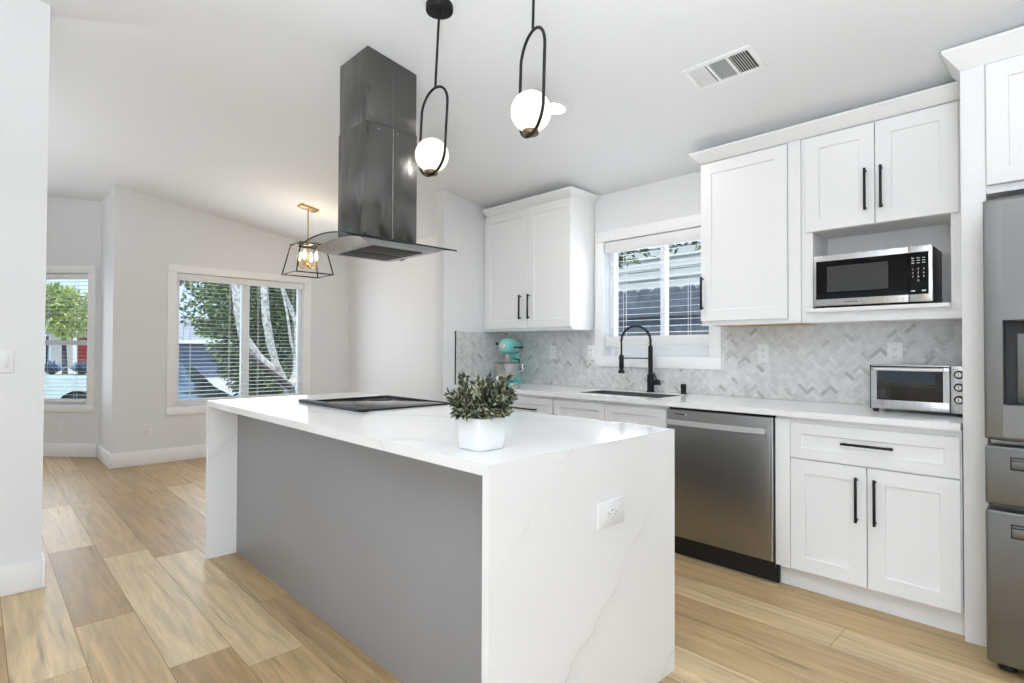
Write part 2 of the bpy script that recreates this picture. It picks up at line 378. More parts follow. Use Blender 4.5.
def wall(name, plane, lo, hi, z1, hole=None, th=.15, away=1, z0=0.0):
    """axis-aligned wall. plane=('x',X) or ('y',Y); the face is at the plane, thickness goes 'away'."""
    bm = B(); ax, P = plane
    def q(a0, a1, c0, c1):
        if ax == 'y': box(bm, a0, a1, P, P+away*th, c0, c1)
        else: box(bm, P, P+away*th, a0, a1, c0, c1)
    if hole:
        h0, h1, c0, c1 = hole
        q(lo, h0, z0, z1); q(h1, hi, z0, z1); q(h0, h1, c1, z1)
        if c0 > z0: q(h0, h1, z0, c0)
    else: q(lo, hi, z0, z1)
    return struct(name, bm, M['wall'])
wall('wall_back', ('y', YW), -6.95, 2.45, 2.62, hole=(-2.615, -1.735, 1.17, 2.075))
wall('wall_left', ('x', -6.80), .995, YW, 3.0, hole=(1.555, 2.965, .585, 2.04), away=-1)
wall('wall_right', ('x', 2.30), -3.6, YW, 3.3, hole=(-1.8, .6, .7, 2.2), away=1)
wall('wall_rear', ('y', -3.60), -1.30, 2.45, 3.0, hole=(.5, 2.2, 0.0, 2.2), away=-1)
wall('wall_rear_living', ('y', -3.60), -9.4, -1.3005, 3.0, hole=(-3.0, -1.4, .7, 2.2), away=-1)
wall('wall_living', ('x', -8.60), -3.6, .13, 3.3, hole=(-2.8, -.4, .6, 2.2), away=-1)
bm = B(); box(bm, -6.95, -7.630, .995, 1.145, 0, 3.0); struct('wall_return', bm, M['wall'])
bm = B(); box(bm, -3.80, -3.68, -1.7, .2545, 0, 3.3); struct('wall_partition', bm, M['wall'])
bm = B(); box(bm, -3.85, -3.735, 2.835, YW, 0, 2.62, b=.004); struct('wall_wing', bm, M['wall'])
# bay wall at 45 degrees, with the narrow window
u45 = Vector((-.7482, -.6634, 0)); n45 = Vector((.6634, -.7482, 0)); p45 = Vector((-7.630, .993, 0))
def wbox(bm, a0, a1, d0, d1, z0, z1, b=0.0):
    """box on the bay wall: a along the wall, d towards the room"""
    def P(a, d, z): q = p45+u45*a+n45*d; return (q.x, q.y, z)
    lo = [P(a0, d0, z0), P(a1, d0, z0), P(a1, d1, z0), P(a0, d1, z0)]; hi = [P(a0, d0, z1), P(a1, d0, z1), P(a1, d1, z1), P(a0, d1, z1)]
    hexa(bm, lo, hi, b); bmesh.ops.recalc_face_normals(bm, faces=bm.faces[:])
bm = B()
wbox(bm, -.02, .13, -.15, 0, 0, 3.1); wbox(bm, .86, 1.32, -.15, 0, 0, 3.1); wbox(bm, .13, .86, -.15, 0, 0, .585); wbox(bm, .13, .86, -.15, 0, 2.06, 3.1)
struct('wall_bay', bm, M['wall'])

# baseboards
BB = .148
def baseboard(name, *d): bm = B(); box(bm, *d, b=.004); struct(name, bm, M['trim'])
baseboard('baseboard_left', -6.7998, -6.784, .9952, YW, .001, BB)
baseboard('baseboard_return', -7.615, -6.784, .979, .9949, .001, BB)
baseboard('baseboard_back', -6.784, -3.86, YW-.016, YW, .001, BB)
baseboard('baseboard_partition', -3.6798, -3.664, -1.7, .2545, .001, BB)
baseboard('baseboard_partition_end', -3.80, -3.664, .2547, .2705, .001, BB)
bm = B(); wbox(bm, .012, 1.3, 0, .016, .001, BB, .004); struct('baseboard_bay', bm, M['trim'])

# ---- windows
def window(name, axis, P, lo, hi, z0, z1, tw, inward, mull=None, fr=.045, depth=.10, rail=None, fb=None):
    """cased window: trim around the hole on the room face, vinyl frame and pane set back in the wall. inward = +1/-1 room side on the axis"""
    root = struct(name, loc=((P, (lo+hi)/2, z0) if axis == 'x' else ((lo+hi)/2, P, z0)))
    def bx(bm, a0, a1, d0, d1, c0, c1, b=0.0):
        p0, p1 = P+inward*d0, P+inward*d1
        if axis == 'x': box(bm, p0, p1, a0, a1, c0, c1, b=b)
        else: box(bm, a0, a1, p0, p1, c0, c1, b=b)
    bm = B(); e = .0005
    bx(bm, lo-tw, hi+tw, e, .018, z1, z1+tw, .002); bx(bm, lo-tw, hi+tw, e, .018, z0-tw, z0, .002)
    bx(bm, lo-tw, lo, e, .018, z0, z1, .002); bx(bm, hi, hi+tw, e, .018, z0, z1, .002)
    part('window_trim', bm, M['trim'], root)
    bm = B(); d0, d1 = -depth-.03, -depth+.03; fb = fb or fr
    bx(bm, lo, lo+fr, d0, d1, z0, z1, .004); bx(bm, hi-fr, hi, d0, d1, z0, z1, .004)
    bx(bm, lo+fr, hi-fr, d0, d1, z1-fr, z1, .004); bx(bm, lo+fr, hi-fr, d0, d1, z0, z0+fb, .004)
    if mull: bx(bm, mull[0], mull[1], d0, d1, z0+fb, z1-fr, .004)
    if rail: bx(bm, lo+fr, hi-fr, d0, d1, rail[0], rail[1], .004)
    part('window_frame', bm, M['trim'], root)
    bm = B(); bx(bm, lo+fr-.004, hi-fr+.004, -depth-.002, -depth+.002, z0+fb-.004, z1-fr+.004); part('window_pane', bm, M['pane'], root)
    return root
window('window_1', 'y', YW, -2.615, -1.735, 1.17, 2.075, .083, -1, mull=(-2.158, -2.118), fb=.088)
window('window_2', 'x', -6.80, 1.555, 2.965, .585, 2.04, .085, 1, mull=(2.245, 2.335))
window('added_window_4', 'x', -8.60, -2.8, -.4, .6, 2.2, .085, 1, mull=(-1.64, -1.56))  # unseen window, added to let light into the dining side
window('added_window_6', 'y', -3.60, -3.0, -1.4, .7, 2.2, .085, 1, mull=(-2.24, -2.16))  # unseen window, added as a second light opening in the rear wall
window('added_window_5', 'x', 2.30, -1.8, .6, .7, 2.2, .085, -1, mull=(-.64, -.56))  # unseen window, added as a light opening on the right
def bay_window():
    root = struct('window_3', loc=tuple(p45+u45*.5+Vector((0, 0, .585)))); a0, a1, z0, z1, tw = .13, .86, .585, 2.06, .083
    bm = B()
    wbox(bm, a0-tw, a1+tw, .0005, .018, z1, z1+tw, .002); wbox(bm, a0-tw, a1+tw, .0005, .018, z0-tw, z0, .002); wbox(bm, a0-tw, a0, .0005, .018, z0, z1, .002); wbox(bm, a1, a1+tw, .0005, .018, z0, z1, .002)
    part('window_trim', bm, M['trim'], root)
    bm = B(); f = .04
    wbox(bm, a0, a0+f, -.13, -.07, z0, z1); wbox(bm, a1-f, a1, -.13, -.07, z0, z1); wbox(bm, a0+f, a1-f, -.13, -.07, z1-f, z1); wbox(bm, a0+f, a1-f, -.13, -.07, z0, z0+f); wbox(bm, a0+f, a1-f, -.125, -.075, 1.25, 1.305)
    part('window_frame', bm, M['trim'], root)
    bm = B(); wbox(bm, a0+f-.003, a1-f+.003, -.102, -.098, z0+f-.003, z1-f+.003); part('window_pane', bm, M['pane'], root)
bay_window()
def added_glass_door():  # unseen door, made up as an opening for the fill lamp
    root = struct('added_door_1', loc=(1.35, -3.6, 0)); bm = B()
    for x0, x1 in ((.5, .57), (2.13, 2.2), (1.30, 1.40)): box(bm, x0, x1, -3.70, -3.62, 0.03, 2.13, b=.004)
    box(bm, .5, 2.2, -3.70, -3.62, 2.13, 2.2, b=.004); box(bm, .5, 2.2, -3.70, -3.62, .0, .03)
    part('door_frame', bm, M['trim'], root)
    bxo('door_pane', M['pane'], root, .57, 2.13, -3.662, -3.658, .03, 2.13)
added_glass_door()

# ---- blinds: headrail, slats, bottom rail, ladder cords
def blind(label, bx, lo, hi, ztop, zrail, zbot, step, tilt, cords, loc, headh=.06):
    t = thing('window_blind', label, 'blind', loc, 'horizontal slat blinds in the windows')
    bm = B(); bx(bm, lo, hi, -.052, -.002, ztop-headh, ztop, .003); part('headrail', bm, M['slat'], t)
    bm = B(); z = ztop-headh-step*.7
    n = 0
    while z > zrail+.01:
        bx(bm, lo+.004, hi-.004, -.050, -.004, z-.0007, z+.0007, 0, tilt); z -= step; n += 1
    part('slats', bm, M['slat'], t, smooth=False)
    bm = B(); bx(bm, lo+.004, hi-.004, -.051, -.003, zbot, zrail, .003); part('bottom_rail', bm, M['slat'], t)
    for c in cords:
        for d in (-.046, -.008): bm = B(); bx(bm, c-.0016, c+.0016, d-.001, d+.001, zrail, ztop-headh); part('ladder_cord', bm, M['cord'], t)
    return t
def tilt_box(bm, a0, a1, d0, d1, z0, z1, tilt, conv, b=0):
    dm = (d0+d1)/2
    lo = [conv(a0, d0, z0-tilt), conv(a1, d0, z0-tilt), conv(a1, d1, z0+tilt), conv(a0, d1, z0+tilt)]
    hi = [conv(a0, d0, z1-tilt), conv(a1, d0, z1-tilt), conv(a1, d1, z1+tilt), conv(a0, d1, z1+tilt)]
    hexa(bm, lo, hi, b); bmesh.ops.recalc_face_normals(bm, faces=bm.faces[-6:] if not b else bm.faces[:])
mk = lambda conv: (lambda bm, a0, a1, d0, d1, z0, z1, b=0, tilt=0: tilt_box(bm, a0, a1, d0, d1, z0, z1, tilt, conv, b))
t = blind('white horizontal blind in the window over the sink', mk(lambda a, d, z: (a, YW-d, z)), -2.610, -1.740, 2.072, 1.325, 1.245, .0465, -.0026, (-2.44, -1.90), (-2.17, YW+.03, 1.2), .085)
t = blind('white horizontal blind in the wide two-pane window of the dining wall', mk(lambda a, d, z: (-6.80+d, a, z)), 1.560, 2.960, 2.036, .66, .625, .044, -.0014, (1.70, 2.10, 2.42, 2.84), (-6.83, 2.26, .6), .07)
w45 = lambda a, d, z: ((p45+u45*a+n45*d).x, (p45+u45*a+n45*d).y, z)
t = blind('white horizontal blind in the narrow window next to the partition wall', mk(w45), .135, .855, 2.056, .645, .61, .044, .0, (.30, .66), tuple(p45+u45*.5+Vector((0, 0, .6))), .06)
bm = B(); cyl(bm, (-6.795, 1.625, 1.98), (-6.795, 1.625, 1.30), .004, n=8)
part('tilt_wand', bm, M['cord'], bpy.data.objects['window_blind.001'])

# ---- backsplash: marble herringbone mosaic on the kitchen wall and its return on the wing wall
def herring(u0, u1, v0, v1, holes, w=.0195, n=3, gap=.0011):
    """tiles of a herringbone in the rectangle, turned 45 degrees; returns list of polygons (u,v)"""
    def clip(poly, ax, val, sgn):
        out = []
        for i in range(len(poly)):
            a, b_ = poly[i], poly[(i+1) % len(poly)]; da, db = sgn*(a[ax]-val), sgn*(b_[ax]-val)
            if da >= 0: out.append(a)
            if (da > 0) != (db > 0) and da != db:
                s = da/(da-db); out.append((a[0]+(b_[0]-a[0])*s, a[1]+(b_[1]-a[1])*s))
        return out
    c = cos(pi/4); tiles = []; R = int(max(u1-u0, v1-v0)/w*1.2)+8
    def add(x, y, dx, dy):
        g = gap/w/2; q = [(x+g, y+g), (x+dx-g, y+g), (x+dx-g, y+dy-g), (x+g, y+dy-g)]
        p = [(((a-b_)*c)*w+(u0+u1)/2, ((a+b_)*c)*w+(v0+v1)/2) for a, b_ in q]
        if max(k[0] for k in p) < u0 or min(k[0] for k in p) > u1 or max(k[1] for k in p) < v0 or min(k[1] for k in p) > v1: return
        for h in holes:
            if all(h[0] < k[0] < h[1] and h[2] < k[1] < h[3] for k in p): return
        for ax, val, s in ((0, u0, 1), (0, u1, -1), (1, v0, 1), (1, v1, -1)):
            p = clip(p, ax, val, s)
            if len(p) < 3: return
        tiles.append(p)
    for i in range(-R, R):
        for m_ in range(-R//(2*n)-2, R//(2*n)+3):
            add(i+2*n*m_, i, n, 1); add(i+2*n*m_, i-2*n+1, 1, n)
    return tiles
bs = struct('trim_1', loc=(-2.1, YW, .914))
tone = lambda: (random.uniform(.3, .95) if random.random() > .08 else random.uniform(.02, .2))
bm = B(); box(bm, -3.7345, -2.66, YW-.005, YW-.0005, .9145, 1.372); box(bm, -1.69, -.3345, YW-.005, YW-.0005, .9145, 1.372); box(bm, -2.66, -1.69, YW-.005, YW-.0005, .9145, 1.12)
box(bm, -3.7345, -3.7300, 2.965, YW-.005, .9145, 1.372)
part('tile_grout', bm, M['grout'], bs)
V, F, T = [], [], []
for p in herring(-3.73, -.335, .915, 1.372, [(-2.69, -1.665, 1.10, 9)]):
    i = len(V); V += [(a, YW-.0075, b_) for a, b_ in p]; F.append(list(range(i, i+len(p)))); T.append(tone())
for p in herring(2.966, YW-.008, .915, 1.372, []):
    i = len(V); V += [(-3.7275, a, b_) for a, b_ in p]; F.append(list(range(i, i+len(p)))); T.append(tone())
raw('herringbone_tiles', V, F, T, M['marble'], bs)
bm = B(); box(bm, -3.7345, -3.726, 2.958, 2.965, .9145, 1.376); part('edge_trim', bm, M['black'], bs)

# ------------------------------------------------------------------ cabinets
def shaker(name, root, x0, x1, z0, z1, yf, th=.02, rail=.068, m='cab'):
    """recessed-panel front facing -Y"""
    bm = B(); box(bm, x0, x1, yf, yf+th, z0, z1)
    bm.normal_update(); f = min(bm.faces, key=lambda q: q.calc_center_median().y)
    rr = min(rail, (z1-z0)*.3)
    bmesh.ops.inset_region(bm, faces=[f], thickness=rr, depth=0, use_even_offset=True); bmesh.ops.inset_region(bm, faces=[f], thickness=.003, depth=-.009, use_even_offset=True)
    es = [e for e in bm.edges if all(abs(v.co.y-yf) < 1e-6 for v in e.verts) and len([q for q in e.link_faces if abs(q.normal.y) < .5]) == 1 and (min(v.co.x for v in e.verts) < x0+1e-5 or max(v.co.x for v in e.verts) > x1-1e-5 or min(v.co.z for v in e.verts) < z0+1e-5 or max(v.co.z for v in e.verts) > z1-1e-5)]
    bm.normal_update()
    bmesh.ops.bevel(bm, geom=es, offset=.0015, segments=1, affect='EDGES')
    return part(name, bm, M[m], root)
def pull(door, x, z, L, yf, vert=True):
    bm = B(); w = .0055; o = .032
    if vert:
        box(bm, x-w, x+w, yf-o, yf-o+.011, z-L/2, z+L/2, b=.001)
        for s in (-1, 1): box(bm, x-w*.8, x+w*.8, yf-o+.010, yf-.0003, z+s*(L/2-.012)-w*.8, z+s*(L/2-.012)+w*.8)
    else:
        box(bm, x-L/2, x+L/2, yf-o, yf-o+.011, z-w, z+w, b=.001)
        for s in (-1, 1): box(bm, x+s*(L/2-.012)-w*.8, x+s*(L/2-.012)+w*.8, yf-o+.010, yf-.0003, z-w*.8, z+w*.8)
    h = part('handle', bm, M['black'], door); h['label'] = 'black bar handle'; return h
YB = 2.965                                             # front of the base doors
YC = 2.987                                             # front of the base carcasses
def toe(root, x0, x1, m='cab'): return bxo('toe_kick', M[m], root, x0, x1, 3.04, 3.055, .001, .114)
# right base cabinet
t = thing('base_cabinet', 'white shaker base cabinet under the toaster oven, one drawer over two doors', 'cabinet', (-.71, 3.26, 0), 'white base cabinets along the wall')
bxo('carcass', M['cab'], t, -1.088, -.337, YC, 3.57, .115, .8825); toe(t, -1.088, -.337)
bxo('filler_strip', M['cab'], t, -1.088, -1.017, YB+.006, YC-.0005, .115, .868, b=.001)
d = shaker('drawer', t, -1.013, -.341, .678, .853, YB); pull(d, -.676, .775, .21, YB, False)
d = shaker('door', t, -1.013, -.681, .117, .672, YB); pull(d, -.719, .521, .21, YB)
d = shaker('door', t, -.677, -.341, .117, .672, YB); pull(d, -.645, .521, .21, YB)
# sink cabinet
t = thing('base_cabinet', 'white shaker sink cabinet left of the dishwasher, two false drawer fronts', 'cabinet', (-2.16, 3.26, 0), 'white base cabinets along the wall')
bm = B(); box(bm, -2.616, -2.598, YC, 3.57, .115, .8825); box(bm, -1.725, -1.707, YC, 3.57, .115, .8825); box(bm, -2.598, -1.725, YC, 3.57, .115, .133); box(bm, -2.598, -1.725, 3.55, 3.57, .133, .8825); box(bm, -2.598, -1.725, YC, YC+.018, .66, .8825)
part('carcass', bm, M['cab'], t); toe(t, -2.616, -1.707)
for x0, x1, hx in ((-2.612, -2.166, -2.20), (-2.162, -1.711, -2.13)):
    shaker('false_front', t, x0, x1, .700, .860, YB); d = shaker('door', t, x0, x1, .117, .694, YB); pull(d, hx, .54, .21, YB)
# corner drawer cabinet
t = thing('base_cabinet', 'white shaker corner base cabinet below the aqua mixer, drawer with black pull', 'cabinet', (-3.18, 3.26, 0), 'white base cabinets along the wall')
bxo('carcass', M['cab'], t, -3.73, -2.620, YC, 3.57, .115, .8825); toe(t, -3.73, -2.620)
bxo('filler_strip', M['cab'], t, -3.73, -3.222, YB+.006, YC-.0005, .115, .868)
d = shaker('drawer', t, -3.218, -2.624, .700, .860, YB); pull(d, -2.915, .776, .30, YB, False)
d = shaker('door', t, -3.218, -2.923, .117, .694, YB); pull(d, -2.955, .54, .21, YB)
d = shaker('door', t, -2.919, -2.624, .117, .694, YB); pull(d, -2.887, .54, .21, YB)

# counter with the undermount sink cut-out
SX0, SX1, SY0, SY1 = -2.50, -1.84, 3.09, 3.42
bm = B()
for d in ((-3.729, SX0, 2.94, 3.5715), (SX1, -.336, 2.94, 3.5715), (SX0, SX1, 2.94, SY0), (SX0, SX1, SY1, 3.5715)): box(bm, *d, .8835, .914)
bmesh.ops.remove_doubles(bm, verts=bm.verts[:], dist=1e-5)
fs = {}
for f in bm.faces[:]:
    k = tuple(sorted(v.index for v in f.verts)); fs.setdefault(k, []).append(f)
bmesh.ops.delete(bm, geom=[f for q in fs.values() if len(q) > 1 for f in q], context='FACES')
tag(part('countertop', bm, M['counter'], smooth=False), 'white quartz countertop running along the kitchen wall', 'countertop')
# sink basin
t = thing('kitchen_sink', 'steel undermount sink below the kitchen window', 'sink', ((SX0+SX1)/2, (SY0+SY1)/2, .68))
bm = B(); zb, zt, th = .68, .911, .004
x0, x1, y0, y1 = SX0+.0045, SX1-.0045, SY0+.0045, SY1-.0045
box(bm, x0-th, x0, y0-th, y1+th, zb, zt); box(bm, x1, x1+th, y0-th, y1+th, zb, zt); box(bm, x0, x1, y0-th, y0, zb, zt); box(bm, x0, x1, y1, y1+th, zb, zt); box(bm, x0-th, x1+th, y0-th, y1+th, zb-th, zb)
part('basin', bm, M['sinksteel'], t)
bm = B(); cyl(bm, (-2.17, 3.27, .6801), (-2.17, 3.27, .684), .045, n=24); part('drain', bm, M['chrome'], t)

# upper cabinets
YU = 3.27
def crown(root, x0, x1, yf, z0, z1, dl, dr, d=.055, yb=3.571):
    bm = B()
    hexa(bm, [(x0, yf, z0), (x1, yf, z0), (x1, yb, z0), (x0, yb, z0)], [(x0-dl, yf-d, z1), (x1+dr, yf-d, z1), (x1+dr, yb, z1), (x0-dl, yb, z1)])
    box(bm, x0-dl, x1+dr, yf-d, yb, z1+.0005, z1+.012)
    return part('crown_moulding', bm, M['cab'], root, smooth=False)
# left of window
t = thing('wall_cabinet', 'white two-door shaker wall cabinet left of the kitchen window', 'cabinet', (-3.2, 3.4, 1.375), 'white wall cabinets')
bxo('carcass', M['cab'], t, -3.733, -2.706, YU+.0205, 3.571, 1.375, 2.402, b=.001)
d = shaker('door', t, -3.697, -3.168, 1.397, 2.400, YU); pull(d, -3.243, 1.573, .205, YU)
d = shaker('door', t, -3.164, -2.708, 1.397, 2.400, YU); pull(d, -3.144, 1.573, .205, YU)
crown(t, -3.680, -2.706, YU, 2.4025, 2.447, .0, .045)
# tall door right of window
t = thing('wall_cabinet', 'white single-door shaker wall cabinet right of the kitchen window, raw plywood underside', 'cabinet', (-1.37, 3.4, 1.375), 'white wall cabinets')
bxo('carcass', M['cab'], t, -1.648, -1.062, YU+.0205, 3.571, 1.379, 2.394, b=.001)
bxo('bottom_panel', M['ply'], t, -1.60, -1.062, YU+.05, 3.571, 1.370, 1.3785)
bxo('light_rail', M['cab'], t, -1.648, -1.062, YU+.012, YU+.048, 1.372, 1.3785)
d = shaker('door', t, -1.646, -1.130, 1.399, 2.386, YU); pull(d, -1.631, 1.573, .205, YU)
bxo('filler_strip', M['cab'], t, -1.126, -1.062, YU+.008, YU+.020, 1.379, 2.394)
crown(t, -1.648, -1.0623, YU, 2.3945, 2.447, .05, .0)
# microwave cabinet
t = thing('wall_cabinet', 'white two-door shaker wall cabinet with the open microwave shelf', 'cabinet', (-.70, 3.4, 1.372), 'white wall cabinets')
bm = B(); xa, xb = -1.0605, -.337; yf = YU+.0205
box(bm, xa, -1.002, yf, 3.571, 1.372, 1.866); box(bm, -.405, xb, yf, 3.571, 1.372, 1.866); box(bm, -1.002, -.405, yf, 3.571, 1.372, 1.424); box(bm, -1.002, -.405, 3.552, 3.571, 1.446, 1.866)
box(bm, xa, xb, yf, 3.571, 1.8665, 2.394)
part('carcass', bm, M['cab'], t, smooth=False)
bxo('shelf', M['cab'], t, -1.030, -.4055, YU-.018, yf-.0005, 1.4245, 1.4455, b=.003)
bxo('shelf_board', M['cab'], t, -1.0015, -.4055, yf, 3.5515, 1.4245, 1.4455)
d = shaker('door', t, -1.034, -.708, 1.868, 2.386, YU); pull(d, -.746, 2.046, .215, YU)
d = shaker('door', t, -.704, -.373, 1.868, 2.386, YU); pull(d, -.676, 2.046, .215, YU)
crown(t, -1.0619, -.3335, YU, 2.3945, 2.447, .0, .0)
# fridge surround: side panel and the cabinet over the fridge
t = thing('fridge_cabinet', 'tall white refrigerator surround with side panel and shaker doors above', 'cabinet', (.2, 3.28, 0))
bxo('side_panel', M['cab'], t, -.3325, -.2525, 2.985, 3.571, .001, 2.408, b=.001)
bxo('carcass', M['cab'], t, -.2520, .70, 2.99, 3.571, 1.868, 2.408)
bxo('side_panel', M['cab'], t, .7005, .74, 2.985, 3.571, .001, 2.408)
for x0, x1, hx in ((-.248, .222, .19), (.226, .696, .258)):
    d = shaker('door', t, x0, x1, 1.900, 2.400, 2.969); pull(d, hx, 2.03, .205, 2.969)
crown(t, -.3325, .74, 2.985, 2.4085, 2.483, .055, .05, .055, 3.21)

# ------------------------------------------------------------------ island
t = thing('kitchen_island', 'grey painted island base standing between the white waterfall ends', 'island', (-2.31, 1.51, 0))
bxo('cabinet_body', M['grey'], t, -3.505, -1.1055, 1.148, 1.895, .001, .8805)
bxo('back_panel', M['grey'], t, -3.507, -1.1035, 1.130, 1.1475, .001, .8805, b=.001)
t = thing('waterfall_worktop', 'white quartz island worktop with waterfall ends and thin grey veins', 'worktop', (-2.31, 1.45, 0))
bm = B(); prism(bm, [(-3.5075, .8815), (-1.1025, .8815), (-1.0750, .9140), (-3.5350, .9140)], 'y', .968, 1.922); part('worktop', bm, M['quartz'], t)      # mitred corners
bm = B(); prism(bm, [(-3.5350, .0008), (-3.5080, .0008), (-3.5080, .8810), (-3.5350, .9135)], 'y', .968, 1.922); part('waterfall_panel', bm, M['quartz'], t)
bm = B(); prism(bm, [(-1.1020, .0008), (-1.0750, .0008), (-1.0750, .9135), (-1.1020, .8810)], 'y', .968, 1.922); part('waterfall_panel', bm, M['quartz'], t)

# cooktop
t = thing('cooktop', 'black glass cooktop set into the white island worktop', 'cooktop', (-2.73, 1.57, .9145))
bm = B(); box(bm, -3.060, -2.410, 1.359, 1.880, .9145, .9195, b=.0015); part('glass_top', bm, M['cooktop'], t)
bm = B()
for d in ((-3.070, -2.400, 1.878, 1.890), (-3.070, -3.058, 1.359, 1.878), (-2.412, -2.400, 1.359, 1.878)): box(bm, *d, .9145, .9225, b=.001)
part('edge_frame', bm, M['black'], t)
bm = B(); box(bm, -3.090, -2.432, 1.318, 1.3585, .9145, .931, b=.003); part('front_trim', bm, M['trimgrey'], t)
bm = B(); box(bm, -2.4315, -2.372, 1.318, 1.3585, .9145, .930, b=.003); part('end_cap', bm, M['blackplastic'], t)
for x, y, r in ((-2.90, 1.47, .09), (-2.90, 1.73, .075), (-2.56, 1.47, .075), (-2.56, 1.73, .10)):
    bm = B(); tube(bm, [(x+r*cos(a*pi/24), y+r*sin(a*pi/24), .9197) for a in range(48)], .0006, 4, closed=True)
    part('burner_ring', bm, M['filter'], t)

# ------------------------------------------------------------------ range hood
t = thing('range_hood', 'dark steel island range hood with curved glass canopy hanging over the cooktop', 'range hood', (-2.69, 1.59, 1.745))
cx = -2.685
def gz(x): return 1.803-.414*(x-cx)**2
xs = [cx-.252+.542*i/28 for i in range(29)]
prof = [(x, gz(x)) for x in xs] + [(x, gz(x)-.007) for x in reversed(xs)]
bm = B(); prism(bm, [(p[0], p[1]) for p in prof], 'y', 1.25, 1.905); part('glass_canopy', bm, M['canopy'], t)
bm = B()
ed = [(x, 1.2485, gz(x)-.0035) for x in xs] + [(x, 1.9065, gz(x)-.0035) for x in reversed(xs)]
tube(bm, ed, .0042, 6, closed=True); o = part('canopy_edge', bm, M['blackplastic'], t); o['label'] = 'dark polished edge of the canopy glass'
# body under the glass: top follows the arch, sides slope in to the flat filter tray
bm = B(); n = 20; TX0, TX1, TY0, TY1 = -2.935, -2.435, 1.335, 1.85; LX0, LX1, LY0, LY1 = -2.905, -2.440, 1.387, 1.795
rows = []
for k in range(n+1):
    s = k/n; xt = TX0+(TX1-TX0)*s; xl = LX0+(LX1-LX0)*s
    rows.append([bm.verts.new((xt, TY0, gz(xt)-.010)), bm.verts.new((xt, TY1, gz(xt)-.010)), bm.verts.new((xl, LY1, 1.745)), bm.verts.new((xl, LY0, 1.745))])
for a, b_ in zip(rows, rows[1:]):
    for i in range(4): bm.faces.new((a[i], a[(i+1) % 4], b_[(i+1) % 4], b_[i]))
bm.faces.new(rows[0][::-1]); bm.faces.new(rows[-1]); bmesh.ops.recalc_face_normals(bm, faces=bm.faces[:])
part('body', bm, M['hoodbody'], t)
for x0, x1 in ((-2.86, -2.685), (-2.665, -2.49)):
    bm = B(); box(bm, x0, x1, 1.44, 1.745, 1.7415, 1.7447, b=.001)
    for k in range(9): y = 1.455+k*.033; box(bm, x0+.01, x1-.01, y, y+.012, 1.7400, 1.7414)
    part('filter', bm, M['filter'], t)
for y in (1.41, 1.772): bm = B(); cyl(bm, (-2.675, y, 1.7449), (-2.675, y, 1.7425), .013, n=18); part('hood_lamp', bm, M['chrome'], t)
CX0, CX1, CY0, CY1 = -2.856, -2.552, 1.438, 1.742
def chimney(name, z0, top, g):
    bm = B(); x0, x1, y0, y1 = CX0-g, CX1+g, CY0-g, CY1+g; tp = (lambda y: ceil(y)-.0015) if top is None else (lambda y: top)
    zb = lambda x: z0
    hexa(bm, [(x0, y0, z0), (x1, y0, z0), (x1, y1, z0), (x0, y1, z0)], [(x0, y0, tp(y0)), (x1, y0, tp(y0)), (x1, y1, tp(y1)), (x0, y1, tp(y1))], b=.0025)
    return part(name, bm, M['hoodsteel'], t)
up_ = chimney('upper_chimney', 2.405, None, 0)
lo_ = chimney('lower_chimney', 1.806, 2.404, .0035)
bm = B(); box(bm, CX1+.0036, CX1+.0046, 1.590, 1.5925, 1.81, 2.402); part('seam', bm, M['steel'], lo_)
bm = B(); box(bm, CX1+.0001, CX1+.0010, 1.590, 1.592, 2.41, 2.71); part('seam', bm, M['darksteel'], up_)
for y in (1.50, 1.615): bm = B(); cyl(bm, (CX1+.0036, y, 2.375), (CX1+.0062, y, 2.375), .0035, n=10); part('screw', bm, M['chrome'], lo_)
bm = B(); cyl(bm, (-2.70, CY0-.0036, 2.375), (-2.70, CY0-.0062, 2.375), .0035, n=10); part('screw', bm, M['chrome'], lo_)

# ------------------------------------------------------------------ pendants over the island
def pendant(x, y, lean, label, ang=0.0, zt=2.407, zb=2.007):
    zc = ceil(y); t = thing('pendant_light', label, 'pendant light', (x, y, zc), 'globe pendants over the island')
    bm = B(); lathe(bm, [(.060, -.026), (.062, -.022), (.062, .004)], (x, y, zc-.006), 32); cyl(bm, (x, y, zc-.032), (x, y, zc-.055), .009, n=14)
    part('ceiling_canopy', bm, M['black'], t)
    D = Vector((-.69, -.72, 0))*lean                      # the rod hangs a little out of true
    def P(dx, z): k = (zc-z); return (x+dx*cos(ang)+D.x*k, y+dx*sin(ang)+D.y*k, z)
    w = .098                           # loop
    bm = B(); tube(bm, [P(0, zc-.05), P(0, zt)], .0055, 12); part('rod', bm, M['black'], t)
    pts = []
    for i in range(40):
        a = i/40*2*pi; s, c = sin(a), cos(a)
        zz = (zt-w*1.0 + w*1.0*c) if c > 0 else (zb+w + w*c)
        pts.append(P(w*s, zz))
    bm = B(); tube(bm, pts, .0058, 12, closed=True); part('loop', bm, M['black'], t)
    gc = P(.0, zb+.090); bm = B(); ball(bm, gc, .0765, u=36, v=20); part('globe', bm, M['globe'], t)
    bm = B(); q = P(0, zb+.012); lathe(bm, [(.030, 0), (.032, .004), (.030, .014), (.020, .018)], (q[0], q[1], zb+.004), 24); part('globe_holder', bm, M['brownmetal'], t)
    return t
pendant(-2.012, 1.495, .045, 'black loop pendant with a glowing globe, next to the range hood')
pendant(-1.414, 1.495, .02, 'black loop pendant with a glowing globe, nearer the ceiling vent', -.33, 2.42, 2.022)

